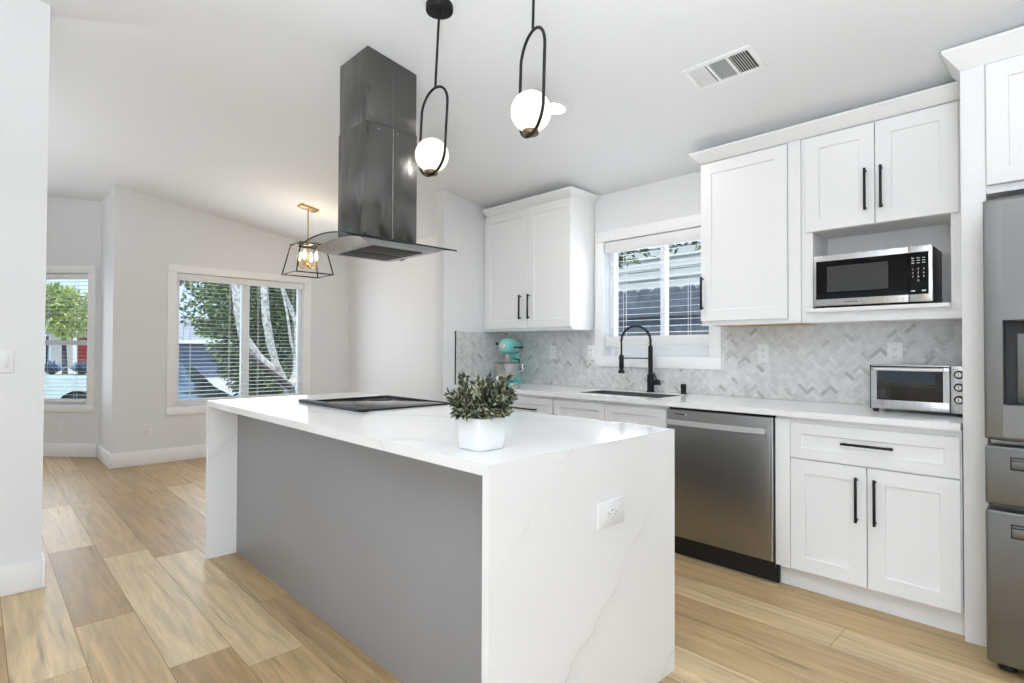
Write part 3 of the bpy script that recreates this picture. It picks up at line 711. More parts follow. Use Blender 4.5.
# ------------------------------------------------------------------ dining lantern
def lantern():
    lx, ly = -5.39, 2.385; zc = ceil(ly)
    t = thing('lantern_pendant', 'brass and bronze open cage lantern hanging in the dining area', 'pendant light', (lx, ly, zc))
    bm = B(); x0, x1, y0, y1 = lx-.055, lx+.055, ly-.055, ly+.055; 
    bm = B(); hexa(bm, [(lx-.05, ly-.09, ceil(ly-.09)-.024), (lx+.05, ly-.09, ceil(ly-.09)-.024), (lx+.05, ly+.09, ceil(ly+.09)-.024), (lx-.05, ly+.09, ceil(ly+.09)-.024)], [(lx-.05, ly-.09, ceil(ly-.09)-.001), (lx+.05, ly-.09, ceil(ly-.09)-.001), (lx+.05, ly+.09, ceil(ly+.09)-.001), (lx-.05, ly+.09, ceil(ly+.09)-.001)], b=.003)
    part('ceiling_canopy', bm, M['brass'], t)
    bm = B(); cyl(bm, (lx, ly, zc-.026), (lx, ly, 2.05), .007, n=12); ball(bm, (lx, ly, 2.045), .012, u=12, v=8); part('rod', bm, M['brass'], t)
    bx, by, tx, ty, zb, zt = .175, .187, .118, .125, 1.965, 2.262; r = .0068
    bot = [(lx+sx*bx, ly+sy*by, zb) for sx, sy in ((-1, -1), (1, -1), (1, 1), (-1, 1))]; top = [(lx+sx*tx, ly+sy*ty, zt) for sx, sy in ((-1, -1), (1, -1), (1, 1), (-1, 1))]
    bm = B()
    for i in range(4):
        cyl(bm, bot[i], bot[(i+1) % 4], r, n=8); cyl(bm, top[i], top[(i+1) % 4], r, n=8); cyl(bm, bot[i], top[i], r, n=8)
        ball(bm, bot[i], r*1.25, u=8, v=6); ball(bm, top[i], r*1.25, u=8, v=6)
    cyl(bm, ((top[0][0]+top[3][0])/2, ly, zt), ((top[1][0]+top[2][0])/2, ly, zt), r, n=8); cyl(bm, (lx, top[0][1], zt), (lx, top[3][1], zt), r, n=8)
    part('cage', bm, M['bronze'], t)
    bm = B(); ball(bm, (lx, ly, 2.06), .02, u=14, v=10)
    for sx, sy in ((-1, -1), (1, -1), (1, 1), (-1, 1)):
        ex, ey = lx+sx*.06, ly+sy*.06
        tube(bm, [(lx, ly, 2.06), (lx+sx*.03, ly+sy*.03, 2.035), (lx+sx*.05, ly+sy*.05, 2.032), (ex, ey, 2.045)], .005, 8)
        cyl(bm, (ex, ey, 2.044), (ex, ey, 2.05), .018, n=14)
    part('candle_arms', bm, M['brass'], t)
    for sx, sy in ((-1, -1), (1, -1), (1, 1), (-1, 1)):
        ex, ey = lx+sx*.06, ly+sy*.06
        bm = B(); cyl(bm, (ex, ey, 2.0505), (ex, ey, 2.105), .0115, n=14); c_ = part('candle_sleeve', bm, M['brass'], t)
        bm = B(); lathe(bm, [(.008, 0), (.011, .01), (.0165, .035), (.014, .06), (.006, .085), (.001, .095)], (ex, ey, 2.1055), 14); part('bulb', bm, M['bulb'], c_)
    lamp('lantern_glow', 'POINT', (lx, ly, 2.22), 9, (1.0, .82, .58)).data.shadow_soft_size = .05
lantern()

# ------------------------------------------------------------------ ceiling vent and downlights
def cpt(x, y, d): return (x, y, ceil(y)-d)
def cbox(bm, x0, x1, y0, y1, d0, d1, b=0):
    hexa(bm, [cpt(x0, y0, d1), cpt(x1, y0, d1), cpt(x1, y1, d1), cpt(x0, y1, d1)], [cpt(x0, y0, d0), cpt(x1, y0, d0), cpt(x1, y1, d0), cpt(x0, y1, d0)], b)
t = thing('ceiling_vent', 'white louvred air vent in the sloped ceiling', 'vent', cpt(-1.2, 2.625, 0))
x0, x1, y0, y1 = -1.372, -1.030, 2.525, 2.725; f = .024
bm = B(); cbox(bm, x0, x1, y0, y0+f, .001, .009, .002); cbox(bm, x0, x1, y1-f, y1, .001, .009, .002); cbox(bm, x0, x0+f, y0+f, y1-f, .001, .009, .002); cbox(bm, x1-f, x1, y0+f, y1-f, .001, .009, .002)
q0 = x0+f; q1 = q0+.098; q2 = x1-f-.098; q3 = x1-f
cbox(bm, q1-.006, q1+.006, y0+f, y1-f, .001, .009); cbox(bm, q2-.006, q2+.006, y0+f, y1-f, .001, .009)
part('frame', bm, M['plastic'], t)
bm = B(); cbox(bm, x0+.004, x1-.004, y0+.004, y1-.004, .0003, .0009); part('duct', bm, M['slot'], t)
def louv(pts): 
    bm = B()
    for a, b_ in pts: hexa(bm, *a) if False else None
    return bm
bm = B()
for q, e, s in ((q0, q1-.006, 1), (q2+.006, q3, -1)):
    k = q+.004
    while k < e-.008:
        A = 0 if s > 0 else .006; C_ = .006 if s > 0 else 0
        hexa(bm, [cpt(k+A, y0+f, .009), cpt(k+A+.0022, y0+f, .009), cpt(k+A+.0022, y1-f, .009), cpt(k+A, y1-f, .009)], [cpt(k+C_, y0+f, .001), cpt(k+C_+.0022, y0+f, .001), cpt(k+C_+.0022, y1-f, .001), cpt(k+C_, y1-f, .001)]); k += .0115
k = y0+f+.004
while k < y1-f-.006:
    hexa(bm, [cpt(q1+.006, k, .009), cpt(q2-.006, k, .009), cpt(q2-.006, k+.0022, .009), cpt(q1+.006, k+.0022, .009)], [cpt(q1+.006, k+.006, .001), cpt(q2-.006, k+.006, .001), cpt(q2-.006, k+.0082, .001), cpt(q1+.006, k+.0082, .001)]); k += .0105
part('louvres', bm, M['plastic'], t, smooth=False)

def downlight(x, y, power, label):
    t = thing('recessed_downlight', label, 'downlight', cpt(x, y, 0), None)
    tilt = Matrix.Rotation(-math.atan(.158 if y >= RIDGE else -.158), 4, 'X')
    def mk_(name, prof, m):
        bm = B(); lathe(bm, prof, (0, 0, 0), 32); bmesh.ops.transform(bm, matrix=Matrix.Translation(Vector(cpt(x, y, 0))) @ tilt, verts=bm.verts[:]); part(name, bm, m, t)
    mk_('trim_ring', [(.060, -.0015), (.060, -.006), (.082, -.006), (.086, -.002), (.086, -.0008), (.060, -.0008)], M['plastic'])
    mk_('lens', [(.0595, -.004), (.0595, -.0009)], M['led'])
    lamp('downlight_beam', 'AREA', cpt(x, y, .03), power, (1.0, .965, .91), aim=(0, 0, -1), size=.12, shape='DISK')
downlight(-2.127, 2.425, 9, 'recessed downlight glowing in the ceiling behind the pendant nearer the vent')

# ------------------------------------------------------------------ dishwasher
t = thing('dishwasher', 'dark stainless dishwasher between the sink cabinet and the drawer cabinet', 'dishwasher', (-1.4, 3.26, 0))
bxo('body', M['blackplastic'], t, -1.701, -1.094, 2.985, 3.56, .100, .8825)
bm = B(); box(bm, -1.698, -1.106, 2.950, 2.9845, .128, .868, b=.003); dr = part('door', bm, M['darksteel'], t)
bm = B(); box(bm, -1.1055, -1.0955, 2.952, 2.9845, .128, .868, b=.001); part('edge_trim', bm, M['steel'], t)
bm = B(); box(bm, -1.698, -1.0905, 3.022, 3.04, .001, .099); box(bm, -1.698, -1.0905, 2.975, 2.9845, .085, .125); part('toe_kick', bm, M['blackplastic'], t)
bm = B(); L, R_ = -1.680, -1.122
pts = []
for i in range(13):
    s = i/12; x = L+(R_-L)*s; y = 2.918-.012*sin(pi*s); pts.append((x, y))
vs = []
for x, y in pts: vs.append([bm.verts.new((x, y, .783)), bm.verts.new((x, y+.010, .783)), bm.verts.new((x, y+.010, .812)), bm.verts.new((x, y, .812))])
for a, b_ in zip(vs, vs[1:]):
    for i in range(4): bm.faces.new((a[i], a[(i+1) % 4], b_[(i+1) % 4], b_[i]))
bm.faces.new(vs[0][::-1]); bm.faces.new(vs[-1]); bmesh.ops.recalc_face_normals(bm, faces=bm.faces[:])
for x in (L+.012, R_-.012): box(bm, x-.010, x+.010, 2.922, 2.9497, .786, .809)
part('handle', bm, M['handlesteel'], dr)
bm = B(); box(bm, -1.648, -1.585, 2.9488, 2.9502, .840, .846); part('badge', bm, M['blackplastic'], dr)
bm = B(); cyl(bm, (-1.578, 2.9502, .843), (-1.578, 2.9485, .843), .004, n=12); part('indicator', bm, M['plastic'], dr)

# ------------------------------------------------------------------ refrigerator
t = thing('refrigerator', 'stainless french-door refrigerator at the right end, dispenser in the door', 'refrigerator', (.22, 3.1, 0))
FX0, FX1, FY = -.243, .665, 2.75
bxo('cabinet_box', M['darksteel'], t, FX0+.012, FX1-.012, FY+.075, 3.53, .05, 1.775)
bxo('hinge_cover', M['blackplastic'], t, FX0+.03, FX1-.03, FY+.06, FY+.30, 1.776, 1.800, b=.004)
def fdoor(name, x0, x1, z0, z1):
    bm = B(); box(bm, x0, x1, FY, FY+.07, z0, z1, b=.011, seg=3); return part(name, bm, M['fridge'], t)
# left door with the dispenser recess cut in
RX0, RX1, RZ0, RZ1 = -.189, .02, 1.016, 1.334
bm = B(); xm = .209
for d in ((FX0, RX0, .888, 1.790), (RX1, xm, .888, 1.790), (RX0, RX1, .888, RZ0), (RX0, RX1, RZ1, 1.790)): box(bm, d[0], d[1], FY, FY+.07, d[2], d[3])
bmesh.ops.remove_doubles(bm, verts=bm.verts[:], dist=1e-5)
fs = {}
for f_ in bm.faces[:]: fs.setdefault(tuple(sorted(v.index for v in f_.verts)), []).append(f_)
bmesh.ops.delete(bm, geom=[f_ for q in fs.values() if len(q) > 1 for f_ in q], context='FACES')
es = [e for e in bm.edges if all(abs(v.co.x-FX0) < 1e-5 and abs(v.co.y-FY) < 1e-5 for v in e.verts)] + [e for e in bm.edges if all(abs(v.co.z-1.79) < 1e-5 and abs(v.co.y-FY) < 1e-5 for v in e.verts)] + [e for e in bm.edges if all(abs(v.co.z-.888) < 1e-5 and abs(v.co.y-FY) < 1e-5 for v in e.verts)]
bmesh.ops.bevel(bm, geom=es, offset=.010, segments=3, affect='EDGES', profile=.5)
ld = part('door', bm, M['fridge'], t)
bm = B(); box(bm, RX0, RX1, FY+.058, FY+.0695, RZ0, RZ1); box(bm, RX0+.0003, RX0+.004, FY+.002, FY+.058, RZ0, RZ1); box(bm, RX1-.004, RX1-.0003, FY+.002, FY+.058, RZ0, RZ1); box(bm, RX0+.004, RX1-.004, FY+.002, FY+.058, RZ0+.0003, RZ0+.006); box(bm, RX0+.004, RX1-.004, FY+.002, FY+.058, RZ1-.005, RZ1-.0003)
dp = part('dispenser', bm, M['blackplastic'], ld)
bm = B(); box(bm, -.152, -.015, FY+.046, FY+.0575, RZ0+.006, RZ1-.05, b=.003); part('dispenser_back', bm, M['fridge'], dp)
bm = B(); box(bm, -.13, -.04, FY+.02, FY+.0455, RZ1-.07, RZ1-.006, b=.004); part('water_nozzle', bm, M['blackplastic'], dp)
fdoor('door', .213, FX1, .888, 1.790)
bm = B(); tube(bm, [(.187, FY-.001, .95), (.187, FY-.045, .99), (.187, FY-.045, 1.68), (.187, FY-.001, 1.72)], .010, 12); part('handle', bm, M['steel'], ld)
for z0, z1, h0, h1 in ((.640, .863, .777, .825), (.047, .621, .526, .578)):
    dw = fdoor('drawer', FX0, FX1, z0, z1)
    bm = B(); hx0, hx1 = -.171, .593
    box(bm, hx0, hx1, FY-.004, FY-.0003, h0, h1, b=.0015); part('handle_surround', bm, M['blackplastic'], dw)
    bm = B(); box(bm, hx0+.004, hx1-.004, FY-.012, FY-.0043, h0+.006, h1-.014, b=.003); box(bm, hx0+.004, hx1-.004, FY-.007, FY-.0043, h1-.012, h1-.004, b=.001); part('handle', bm, M['fridge'], dw)
for x in (-.19, .60): bm = B(); cyl(bm, (x, FY+.10, .001), (x, FY+.10, .0495), .03, .026, n=18); part('foot', bm, M['blackplastic'], t)
bxo('base_grille', M['blackplastic'], t, FX0+.03, FX1-.03, FY+.062, FY+.074, .055, .095)

# ------------------------------------------------------------------ microwave
t = thing('microwave', 'stainless countertop microwave with black door on the open cabinet shelf', 'microwave', (-.72, 3.36, 1.446))
MX0, MX1, MY, MZ0, MZ1 = -.992, -.471, 3.262, 1.456, 1.728
bm = B(); box(bm, MX0+.003, MX1-.002, MY+.018, 3.545, MZ0+.002, MZ1-.002, b=.003); case = part('case', bm, M['blackplastic'], t)
bm = B()
for k in range(5): z = 1.50+k*.012; box(bm, MX1-.0019, MX1-.0008, 3.40, 3.52, z, z+.005)
part('side_vent', bm, M['slot'], case)
bm = B(); box(bm, MX0, -.5655, MY, MY+.0175, MZ0, MZ1, b=.003); md = part('door', bm, M['steel'], t)
bm = B(); box(bm, MX0+.014, -.5660, MY-.0015, MY-.0002, 1.492, 1.697); part('door_glass', bm, M['blackglass'], md)
bm = B(); box(bm, -.925, -.649, MY-.0021, MY-.0016, 1.530, 1.666); part('viewing_window', bm, M['grayglass'], md)
bm = B()
for k in range(7): box(bm, -.845+k*.0088, -.845+k*.0088+(.006 if k != 4 else .003), MY-.0012, MY-.0002, 1.4705, 1.4765)
part('logo', bm, M['slot'], md)
bm = B(); box(bm, -.5635, MX1, MY, MY+.0175, MZ0, MZ1, b=.003); cp = part('control_panel', bm, M['steel'], t)
bm = B(); box(bm, -.5630, -.486, MY-.0015, MY-.0002, 1.492, 1.697); part('panel_glass', bm, M['blackglass'], cp)
M['print'] = mat('white_print', (.75, .75, .75), .5)
def glyphs(items, size):
    """small printed characters, as mesh, standing upright and facing -Y"""
    bm = B()
    for ch, (x, y, z) in items:
        c = bpy.data.curves.new('glyph', 'FONT'); c.body = ch; c.size = size; c.align_x = 'CENTER'; c.align_y = 'CENTER'; c.extrude = .0002
        o = bpy.data.objects.new('glyph', c); COL.objects.link(o)
        me = bpy.data.meshes.new_from_object(o.evaluated_get(bpy.context.evaluated_depsgraph_get()))
        me.transform(Matrix.Translation((x, y, z)) @ Matrix.Rotation(pi/2, 4, 'X')); bm.from_mesh(me)
        bpy.data.objects.remove(o); bpy.data.meshes.remove(me); bpy.data.curves.remove(c)
    return bm
bm = glyphs([(ch, (-.548+k*.0215, MY-.0019, 1.614-r*.0185)) for r, row in enumerate(('123', '456', '789', ' 0 ')) for k, ch in enumerate(row) if ch != ' '], .014)
for r in range(3):
    for k in range(3): cx_ = -.548+k*.0215; z = 1.668-r*.012; box(bm, cx_-.006, cx_+.006, MY-.0022, MY-.0016, z-.0016, z+.0016)
for k in (0, 2): cx_ = -.548+k*.0215; box(bm, cx_-.008, cx_+.008, MY-.0022, MY-.0016, 1.506, 1.512)
part('keypad_lettering', bm, M['print'], cp, smooth=False)
for x in (MX0+.04, MX1-.04):
    for y in (3.30, 3.51): bm = B(); cyl(bm, (x, y, 1.4460), (x, y, 1.4575), .012, n=12); part('foot', bm, M['blackplastic'], t)

# ------------------------------------------------------------------ toaster oven
t = thing('toaster_oven', 'stainless toaster oven with three knobs on the right end of the counter', 'toaster oven', (-.53, 3.36, .9142))
OX0, OX1, OY, OZ0, OZ1 = -.722, -.340, 3.225, .930, 1.148
bm = B()
box(bm, OX0, OX1, OY+.012, 3.50, OZ1-.008, OZ1, b=.003); box(bm, OX0, OX1, OY+.012, 3.50, OZ0, OZ0+.010, b=.003); box(bm, OX0, OX0+.008, OY+.012, 3.50, OZ0+.010, OZ1-.008); box(bm, -.404, OX1, OY+.012, 3.50, OZ0+.010, OZ1-.008); box(bm, OX0+.008, -.404, 3.49, 3.50, OZ0+.010, OZ1-.008)
part('housing', bm, M['steel'], t)
bm = B(); a0, a1, c0, c1 = OX0+.0085, -.4045, OZ0+.0105, OZ1-.0085
box(bm, a0, a1, OY+.05, 3.489, c0, c0+.0025); box(bm, a0, a1, OY+.014, 3.489, c1-.002, c1); box(bm, a0, a1, 3.486, 3.489, c0+.003, c1-.0025); box(bm, a0, a0+.002, OY+.014, 3.485, c0+.003, c1-.0025); box(bm, a1-.002, a1, OY+.014, 3.485, c0+.003, c1-.0025)
part('oven_cavity', bm, M['cavity'], t)
bm = B(); box(bm, -.402, OX1, OY, OY+.0115, OZ0, OZ1, b=.002); cp = part('control_panel', bm, M['steel'], t)
bm = B(); x0, x1, z0, z1 = OX0+.004, -.4065, OZ0+.004, OZ1-.006
box(bm, x0, x1, OY, OY+.0115, z0, .975, b=.002); box(bm, x0, x1, OY, OY+.0115, 1.118, z1, b=.002); box(bm, x0, -.694, OY, OY+.0115, .975, 1.118); box(bm, -.430, x1, OY, OY+.0115, .975, 1.118)
dr = part('door', bm, M['steel'], t)
bm = B(); box(bm, -.694, -.430, OY+.003, OY+.006, .975, 1.118); part('door_glass', bm, M['ovenglass'], dr)
bm = B(); box(bm, OX0+.0036, -.4056, OY-.0006, OY-.0001, 1.1365, 1.1425)
box(bm, -.4055, -.4025, OY-.0006, OY+.011, OZ0, OZ1); box(bm, OX0, OX0+.0035, OY-.0006, OY+.011, OZ0, OZ1); part('door_gap', bm, M['blackplastic'], t)
bm = B(); cyl(bm, (-.700, OY-.028, 1.127), (-.424, OY-.028, 1.127), .0085, n=16)
for x in (-.686, -.438): box(bm, x-.007, x+.007, OY-.028, OY-.0003, 1.121, 1.133)
part('handle', bm, M['chrome'], dr)
bm = B()
for k in range(11): y = 3.25+k*.022; cyl(bm, (OX0+.010, y, 1.045), (-.406, y, 1.045), .0015, n=6)
cyl(bm, (OX0+.010, 3.243, 1.045), (-.406, 3.243, 1.045), .003, n=8)
part('rack', bm, M['chrome'], t)
for z in (1.108, 1.050, .993):
    bm = B(); lathe(bm, [(.0195, 0), (.0195, -.004), (.0165, -.006)], (-.3715, OY-.0003, z), 24, 'y'); k_ = part('knob', bm, M['blackplastic'], cp)
    bm = B(); lathe(bm, [(.0135, 0), (.0125, -.014), (.011, -.016)], (-.3715, OY-.0066, z), 24, 'y'); part('knob_cap', bm, M['chrome'], k_)
    bm = B(); box(bm, -.3727, -.3703, OY-.0236, OY-.0228, z-.009, z+.009); part('pointer', bm, M['slot'], k_)
for x in (OX0+.02, OX1-.03):
    for y in (3.25, 3.48): bm = B(); box(bm, x-.012, x+.012, y-.010, y+.010, .9145, .9298, b=.002); part('foot', bm, M['blackplastic'], t)

# ------------------------------------------------------------------ faucet and soap dispenser
t = thing('kitchen_faucet', 'matte black spring-neck faucet behind the sink', 'faucet', (-2.145, 3.495, .9142))
fx, fy = -2.145, 3.495; hd = Vector((-.16, -.115, 0)).normalized()
bm = B(); cyl(bm, (fx, fy, .9145), (fx, fy, .922), .030, n=24); cyl(bm, (fx, fy, .9215), (fx, fy, 1.040), .024, n=24); part('base', bm, M['black'], t)
bm = B(); cyl(bm, (fx, fy, 1.0395), (fx, fy, 1.245), .0165, n=20); part('post', bm, M['black'], t)
bm = B(); cyl(bm, (fx+.012, fy+.004, .985), (fx+.066, fy+.022, .985), .019, n=18); tube(bm, [(fx+.046, fy+.012, 1.002), (fx+.034, fy+.004, 1.026), (fx+.026, fy-.002, 1.054)], .0045, 8); part('lever', bm, M['black'], t)
R0 = .103; arc = []
for i in range(33):
    a = pi*i/32; c = Vector((fx, fy, 1.285))+hd*R0; arc.append(c - hd*R0*cos(a) + Vector((0, 0, R0*1.02*sin(a))))
path = [Vector((fx, fy, 1.244)), Vector((fx, fy, 1.265))] + arc + [arc[-1]-Vector((0, 0, .06)), arc[-1]-Vector((0, 0, .13))]
bm = B(); tube(bm, path, .0065, 10); part('hose', bm, M['black'], t)
coil = []; full = path[:-1]; cum = [0]
for a, b_ in zip(full, full[1:]): cum.append(cum[-1]+(b_-a).length)
turns = 24; N = turns*12; Ltot = cum[-1]-.055
for i in range(N+1):
    s = Ltot*i/N; k = max(j for j in range(len(cum)-1) if cum[j] <= s+1e-9); f_ = (s-cum[k])/(cum[k+1]-cum[k]); p = full[k].lerp(full[k+1], f_)
    d = (full[k+1]-full[k]).normalized(); sd = hd.cross(Vector((0, 0, 1))).normalized(); nn = d.cross(sd); a = 2*pi*turns*i/N
    coil.append(p+(sd*cos(a)+nn*sin(a))*.0112)
bm = B(); tube(bm, coil, .0024, 6); part('spring', bm, M['black'], t)
he = arc[-1]; bm = B(); lathe(bm, [(.012, .135), (.017, .125), (.018, .045), (.014, .030), (.024, .010), (.024, 0)][::-1], (he.x, he.y, 1.048), 22); part('spray_head', bm, M['black'], t)
bm = B(); tube(bm, [(fx, fy, 1.158), (he.x, he.y, 1.158)], .0045, 8); tube(bm, [(he.x+.021*cos(a*pi/8), he.y+.021*sin(a*pi/8), 1.158) for a in range(16)], .004, 6, closed=True); part('holder_arm', bm, M['black'], t)
bm = B(); cyl(bm, (-1.897, 3.515, .9145), (-1.897, 3.515, .979), .0185, n=24); cyl(bm, (-1.897, 3.515, .979), (-1.897, 3.515, .983), .0165, n=24)
tag(part('air_gap_cap', bm, M['black']), 'small black air gap cap standing on the counter right of the faucet', 'sink cap')

# ------------------------------------------------------------------ stand mixer
def mixer():
    mx, my = -3.45, 3.455; z0 = .9145
    t = thing('stand_mixer', 'aqua stand mixer with steel bowl in the counter corner', 'mixer', (mx, my-.10, z0)); t.rotation_euler.z = radians(24)
    bm = B(); lathe(bm, [(.066, 0), (.070, .006), (.066, .022), (.05, .030)], (mx, my, z0), 28)
    hexa(bm, [(mx-.075, my-.27, z0), (mx+.075, my-.27, z0), (mx+.06, my, z0), (mx-.06, my, z0)], [(mx-.07, my-.265, z0+.022), (mx+.07, my-.265, z0+.022), (mx+.055, my, z0+.026), (mx-.055, my, z0+.026)], b=.008)
    part('base', bm, M['aqua'], t)
    bm = B(); n = 20; prof = [(.058, .022, 0), (.048, .06, .004), (.043, .12, .004), (.045, .20, -.004), (.052, .268, -.010)]
    rings = []
    for r, h, o in prof: rings.append([bm.verts.new((mx+r*1.0*cos(2*pi*i/n), my+o+r*.95*sin(2*pi*i/n), z0+h)) for i in range(n)])
    for a, b_ in zip(rings, rings[1:]):
        for i in range(n): bm.faces.new((a[i], a[(i+1) % n], b_[(i+1) % n], b_[i]))
    bm.faces.new(rings[0][::-1]); bm.faces.new(rings[-1])
    part('column', bm, M['aqua'], t)
    # head: bullet shape along -Y
    bm = B(); hz = z0+.334; n = 24; rings = []
    for y, rx, rz, dz in ((.075, .010, .010, -.004), (.070, .036, .036, -.004), (.050, .055, .056, -.002), (.0, .064, .068, 0), (-.10, .068, .074, 0), (-.20, .066, .070, -.002), (-.255, .056, .058, -.004), (-.275, .044, .044, -.005)):
        rings.append([bm.verts.new((mx+rx*cos(2*pi*i/n), my+y, hz+dz+rz*sin(2*pi*i/n))) for i in range(n)])
    for a, b_ in zip(rings, rings[1:]):
        for i in range(n): bm.faces.new((a[i], a[(i+1) % n], b_[(i+1) % n], b_[i]))
    bm.faces.new(rings[0][::-1]); bm.faces.new(rings[-1]); bmesh.ops.recalc_face_normals(bm, faces=bm.faces[:])
    hdp = part('head', bm, M['aqua'], t)
    for side in (-1, 1): bm = B(); box(bm, mx+side*.0690-.002, mx+side*.0690+.002, my-.20, my+.02, hz-.020, hz-.004); part('trim_band', bm, M['blackplastic'], hdp)
    bm = B(); lathe(bm, [(.028, .0), (.028, -.012), (.020, -.018)], (mx, my-.2753, hz), 24, 'y'); hb = part('attachment_hub', bm, M['chrome'], hdp)
    bm = B(); cyl(bm, (mx-.062, my-.235, hz+.018), (mx-.082, my-.235, hz+.018), .012, n=14); part('hub_knob', bm, M['blackplastic'], hdp)
    by = my-.185; bm = B(); cyl(bm, (mx, by, hz-.062), (mx, by, hz-.125), .020, .014, n=18); part('planetary', bm, M['chrome'], hdp)
    bz = z0+.040; bm = B(); n = 32
    pr_ = [(.045, 0), (.062, .006), (.088, .05), (.102, .10), (.106, .145), (.109, .150), (.104, .150), (.100, .10), (.085, .05), (.058, .012)]
    lathe(bm, pr_, (mx, by, bz), 32); part('bowl', bm, M['steel'], t)
    bm = B(); tube(bm, [(mx+.107*cos(a*pi/20), by+.107*sin(a*pi/20), bz+.148) for a in range(40)], .0035, 6, closed=True); part('bowl_rim', bm, M['blackplastic'], t)
    bm = B(); tube(bm, [(mx+.10, by, bz+.13), (mx+.145, by-.01, bz+.135), (mx+.15, by-.01, bz+.09), (mx+.098, by, bz+.075)], .006, 8); part('bowl_handle', bm, M['chrome'], t)
    bm = B(); tube(bm, [(mx+.050, my-.02, z0+.185), (mx+.062, my-.07, z0+.215), (mx+.03, my-.12, z0+.225)], .006, 8); tube(bm, [(mx+.048, my+.01, z0+.12), (mx+.095, my-.03, z0+.150), (mx+.115, my-.05, z0+.16)], .005, 8); part('lift_lever', bm, M['blackplastic'], t)
    bm = B(); tube(bm, [(mx, by, hz-.124), (mx, by, hz-.14), (mx-.045, by, hz-.16), (mx-.05, by, hz-.19), (mx, by, hz-.215), (mx+.05, by, hz-.19), (mx+.045, by, hz-.16), (mx, by, hz-.14)], .005, 8); part('beater', bm, M['chrome'], hdp)
mixer()

# ------------------------------------------------------------------ potted plant on the island
def leaves(n, place, size, ratio=.42, tonef=None, rng=random):
    V, F, T = [], [], []
    for _ in range(n):
        p, d, sc = place(rng); d = d.normalized(); a = Vector((rng.gauss(0, 1), rng.gauss(0, 1), rng.gauss(0, 1))); s = d.cross(a)
        if s.length < 1e-3: continue
        s.normalize(); nn = s.cross(d); L = size*sc*rng.uniform(.7, 1.25); w = L*ratio/2; i = len(V)
        V += [p, p+d*L*.45+s*w+nn*L*.10, p+d*L+nn*L*.02, p+d*L*.45-s*w+nn*L*.10, p+d*L*.5]
        F += [(i, i+1, i+2, i+4), (i, i+4, i+2, i+3)]; q = tonef(p, rng) if tonef else rng.random(); T += [q, min(1, q+.06)]
    return V, F, T
def plant():
    cx_, cy_ = -1.272, 1.113
    t = thing('potted_plant', 'small grey-green boxwood plant in a square white pot on the island', 'plant', (cx_, cy_, .9143))
    bm = B(); b0, b1 = .049, .055; zb, zt = .9147, 1.012
    hexa(bm, [(cx_-b0, cy_-b0, zb), (cx_+b0, cy_-b0, zb), (cx_+b0, cy_+b0, zb), (cx_-b0, cy_+b0, zb)], [(cx_-b1, cy_-b1, zt), (cx_+b1, cy_-b1, zt), (cx_+b1, cy_+b1, zt), (cx_-b1, cy_+b1, zt)], b=.004)
    bm.normal_update(); f_ = max(bm.faces, key=lambda q: q.calc_center_median().z+q.calc_area()); bmesh.ops.inset_region(bm, faces=[f_], thickness=.005, depth=0); bmesh.ops.inset_region(bm, faces=[f_], thickness=.001, depth=-.016)
    part('pot', bm, M['pot'], t)
    bm = B(); box(bm, cx_-.042, cx_+.042, cy_-.042, cy_+.042, .9965, 1.001); part('soil', bm, M['soil'], t)
    rg = random.Random(3); stems = []; bm = B()
    for i in range(90):
        a = rg.uniform(0, 2*pi); el = rg.uniform(-.55, 1.45); L = rg.uniform(.055, .088)*(.80+.50*max(0, sin(el)))*(1.0 if el > .2 else .85)
        p0 = Vector((cx_+.025*cos(a)*rg.random(), cy_+.025*sin(a)*rg.random(), 1.003)); d = Vector((cos(a)*cos(el), sin(a)*cos(el), sin(el)+.12))
        p1 = p0+Vector((cos(a)*.032, sin(a)*.032, .032+.012*max(0, sin(el)))); p2 = p1+d*L*.75; stems.append((p0, p1, p2)); tube(bm, [p0, p1, p2], .0011, 5)
    part('stems', bm, M['stem'], t)
    def place(r):
        s = r.choice(stems); k = r.uniform(.0, 1.0)**.7; p = s[1].lerp(s[2], k); d = (s[2]-s[1]).normalized()+Vector((r.gauss(0, .6), r.gauss(0, .6), r.gauss(.1, .5))); return p, d, 1.0-.25*k
    def tf(p, r): q = r.random(); return q*.3 if q < .45 else (.3+.35*r.random() if q < .75 else .75+.25*r.random())
    V, F, T = leaves(1900, place, .029, .44, tf, rg)
    o = raw('foliage', V, F, T, M['leafpot'], t)
plant()

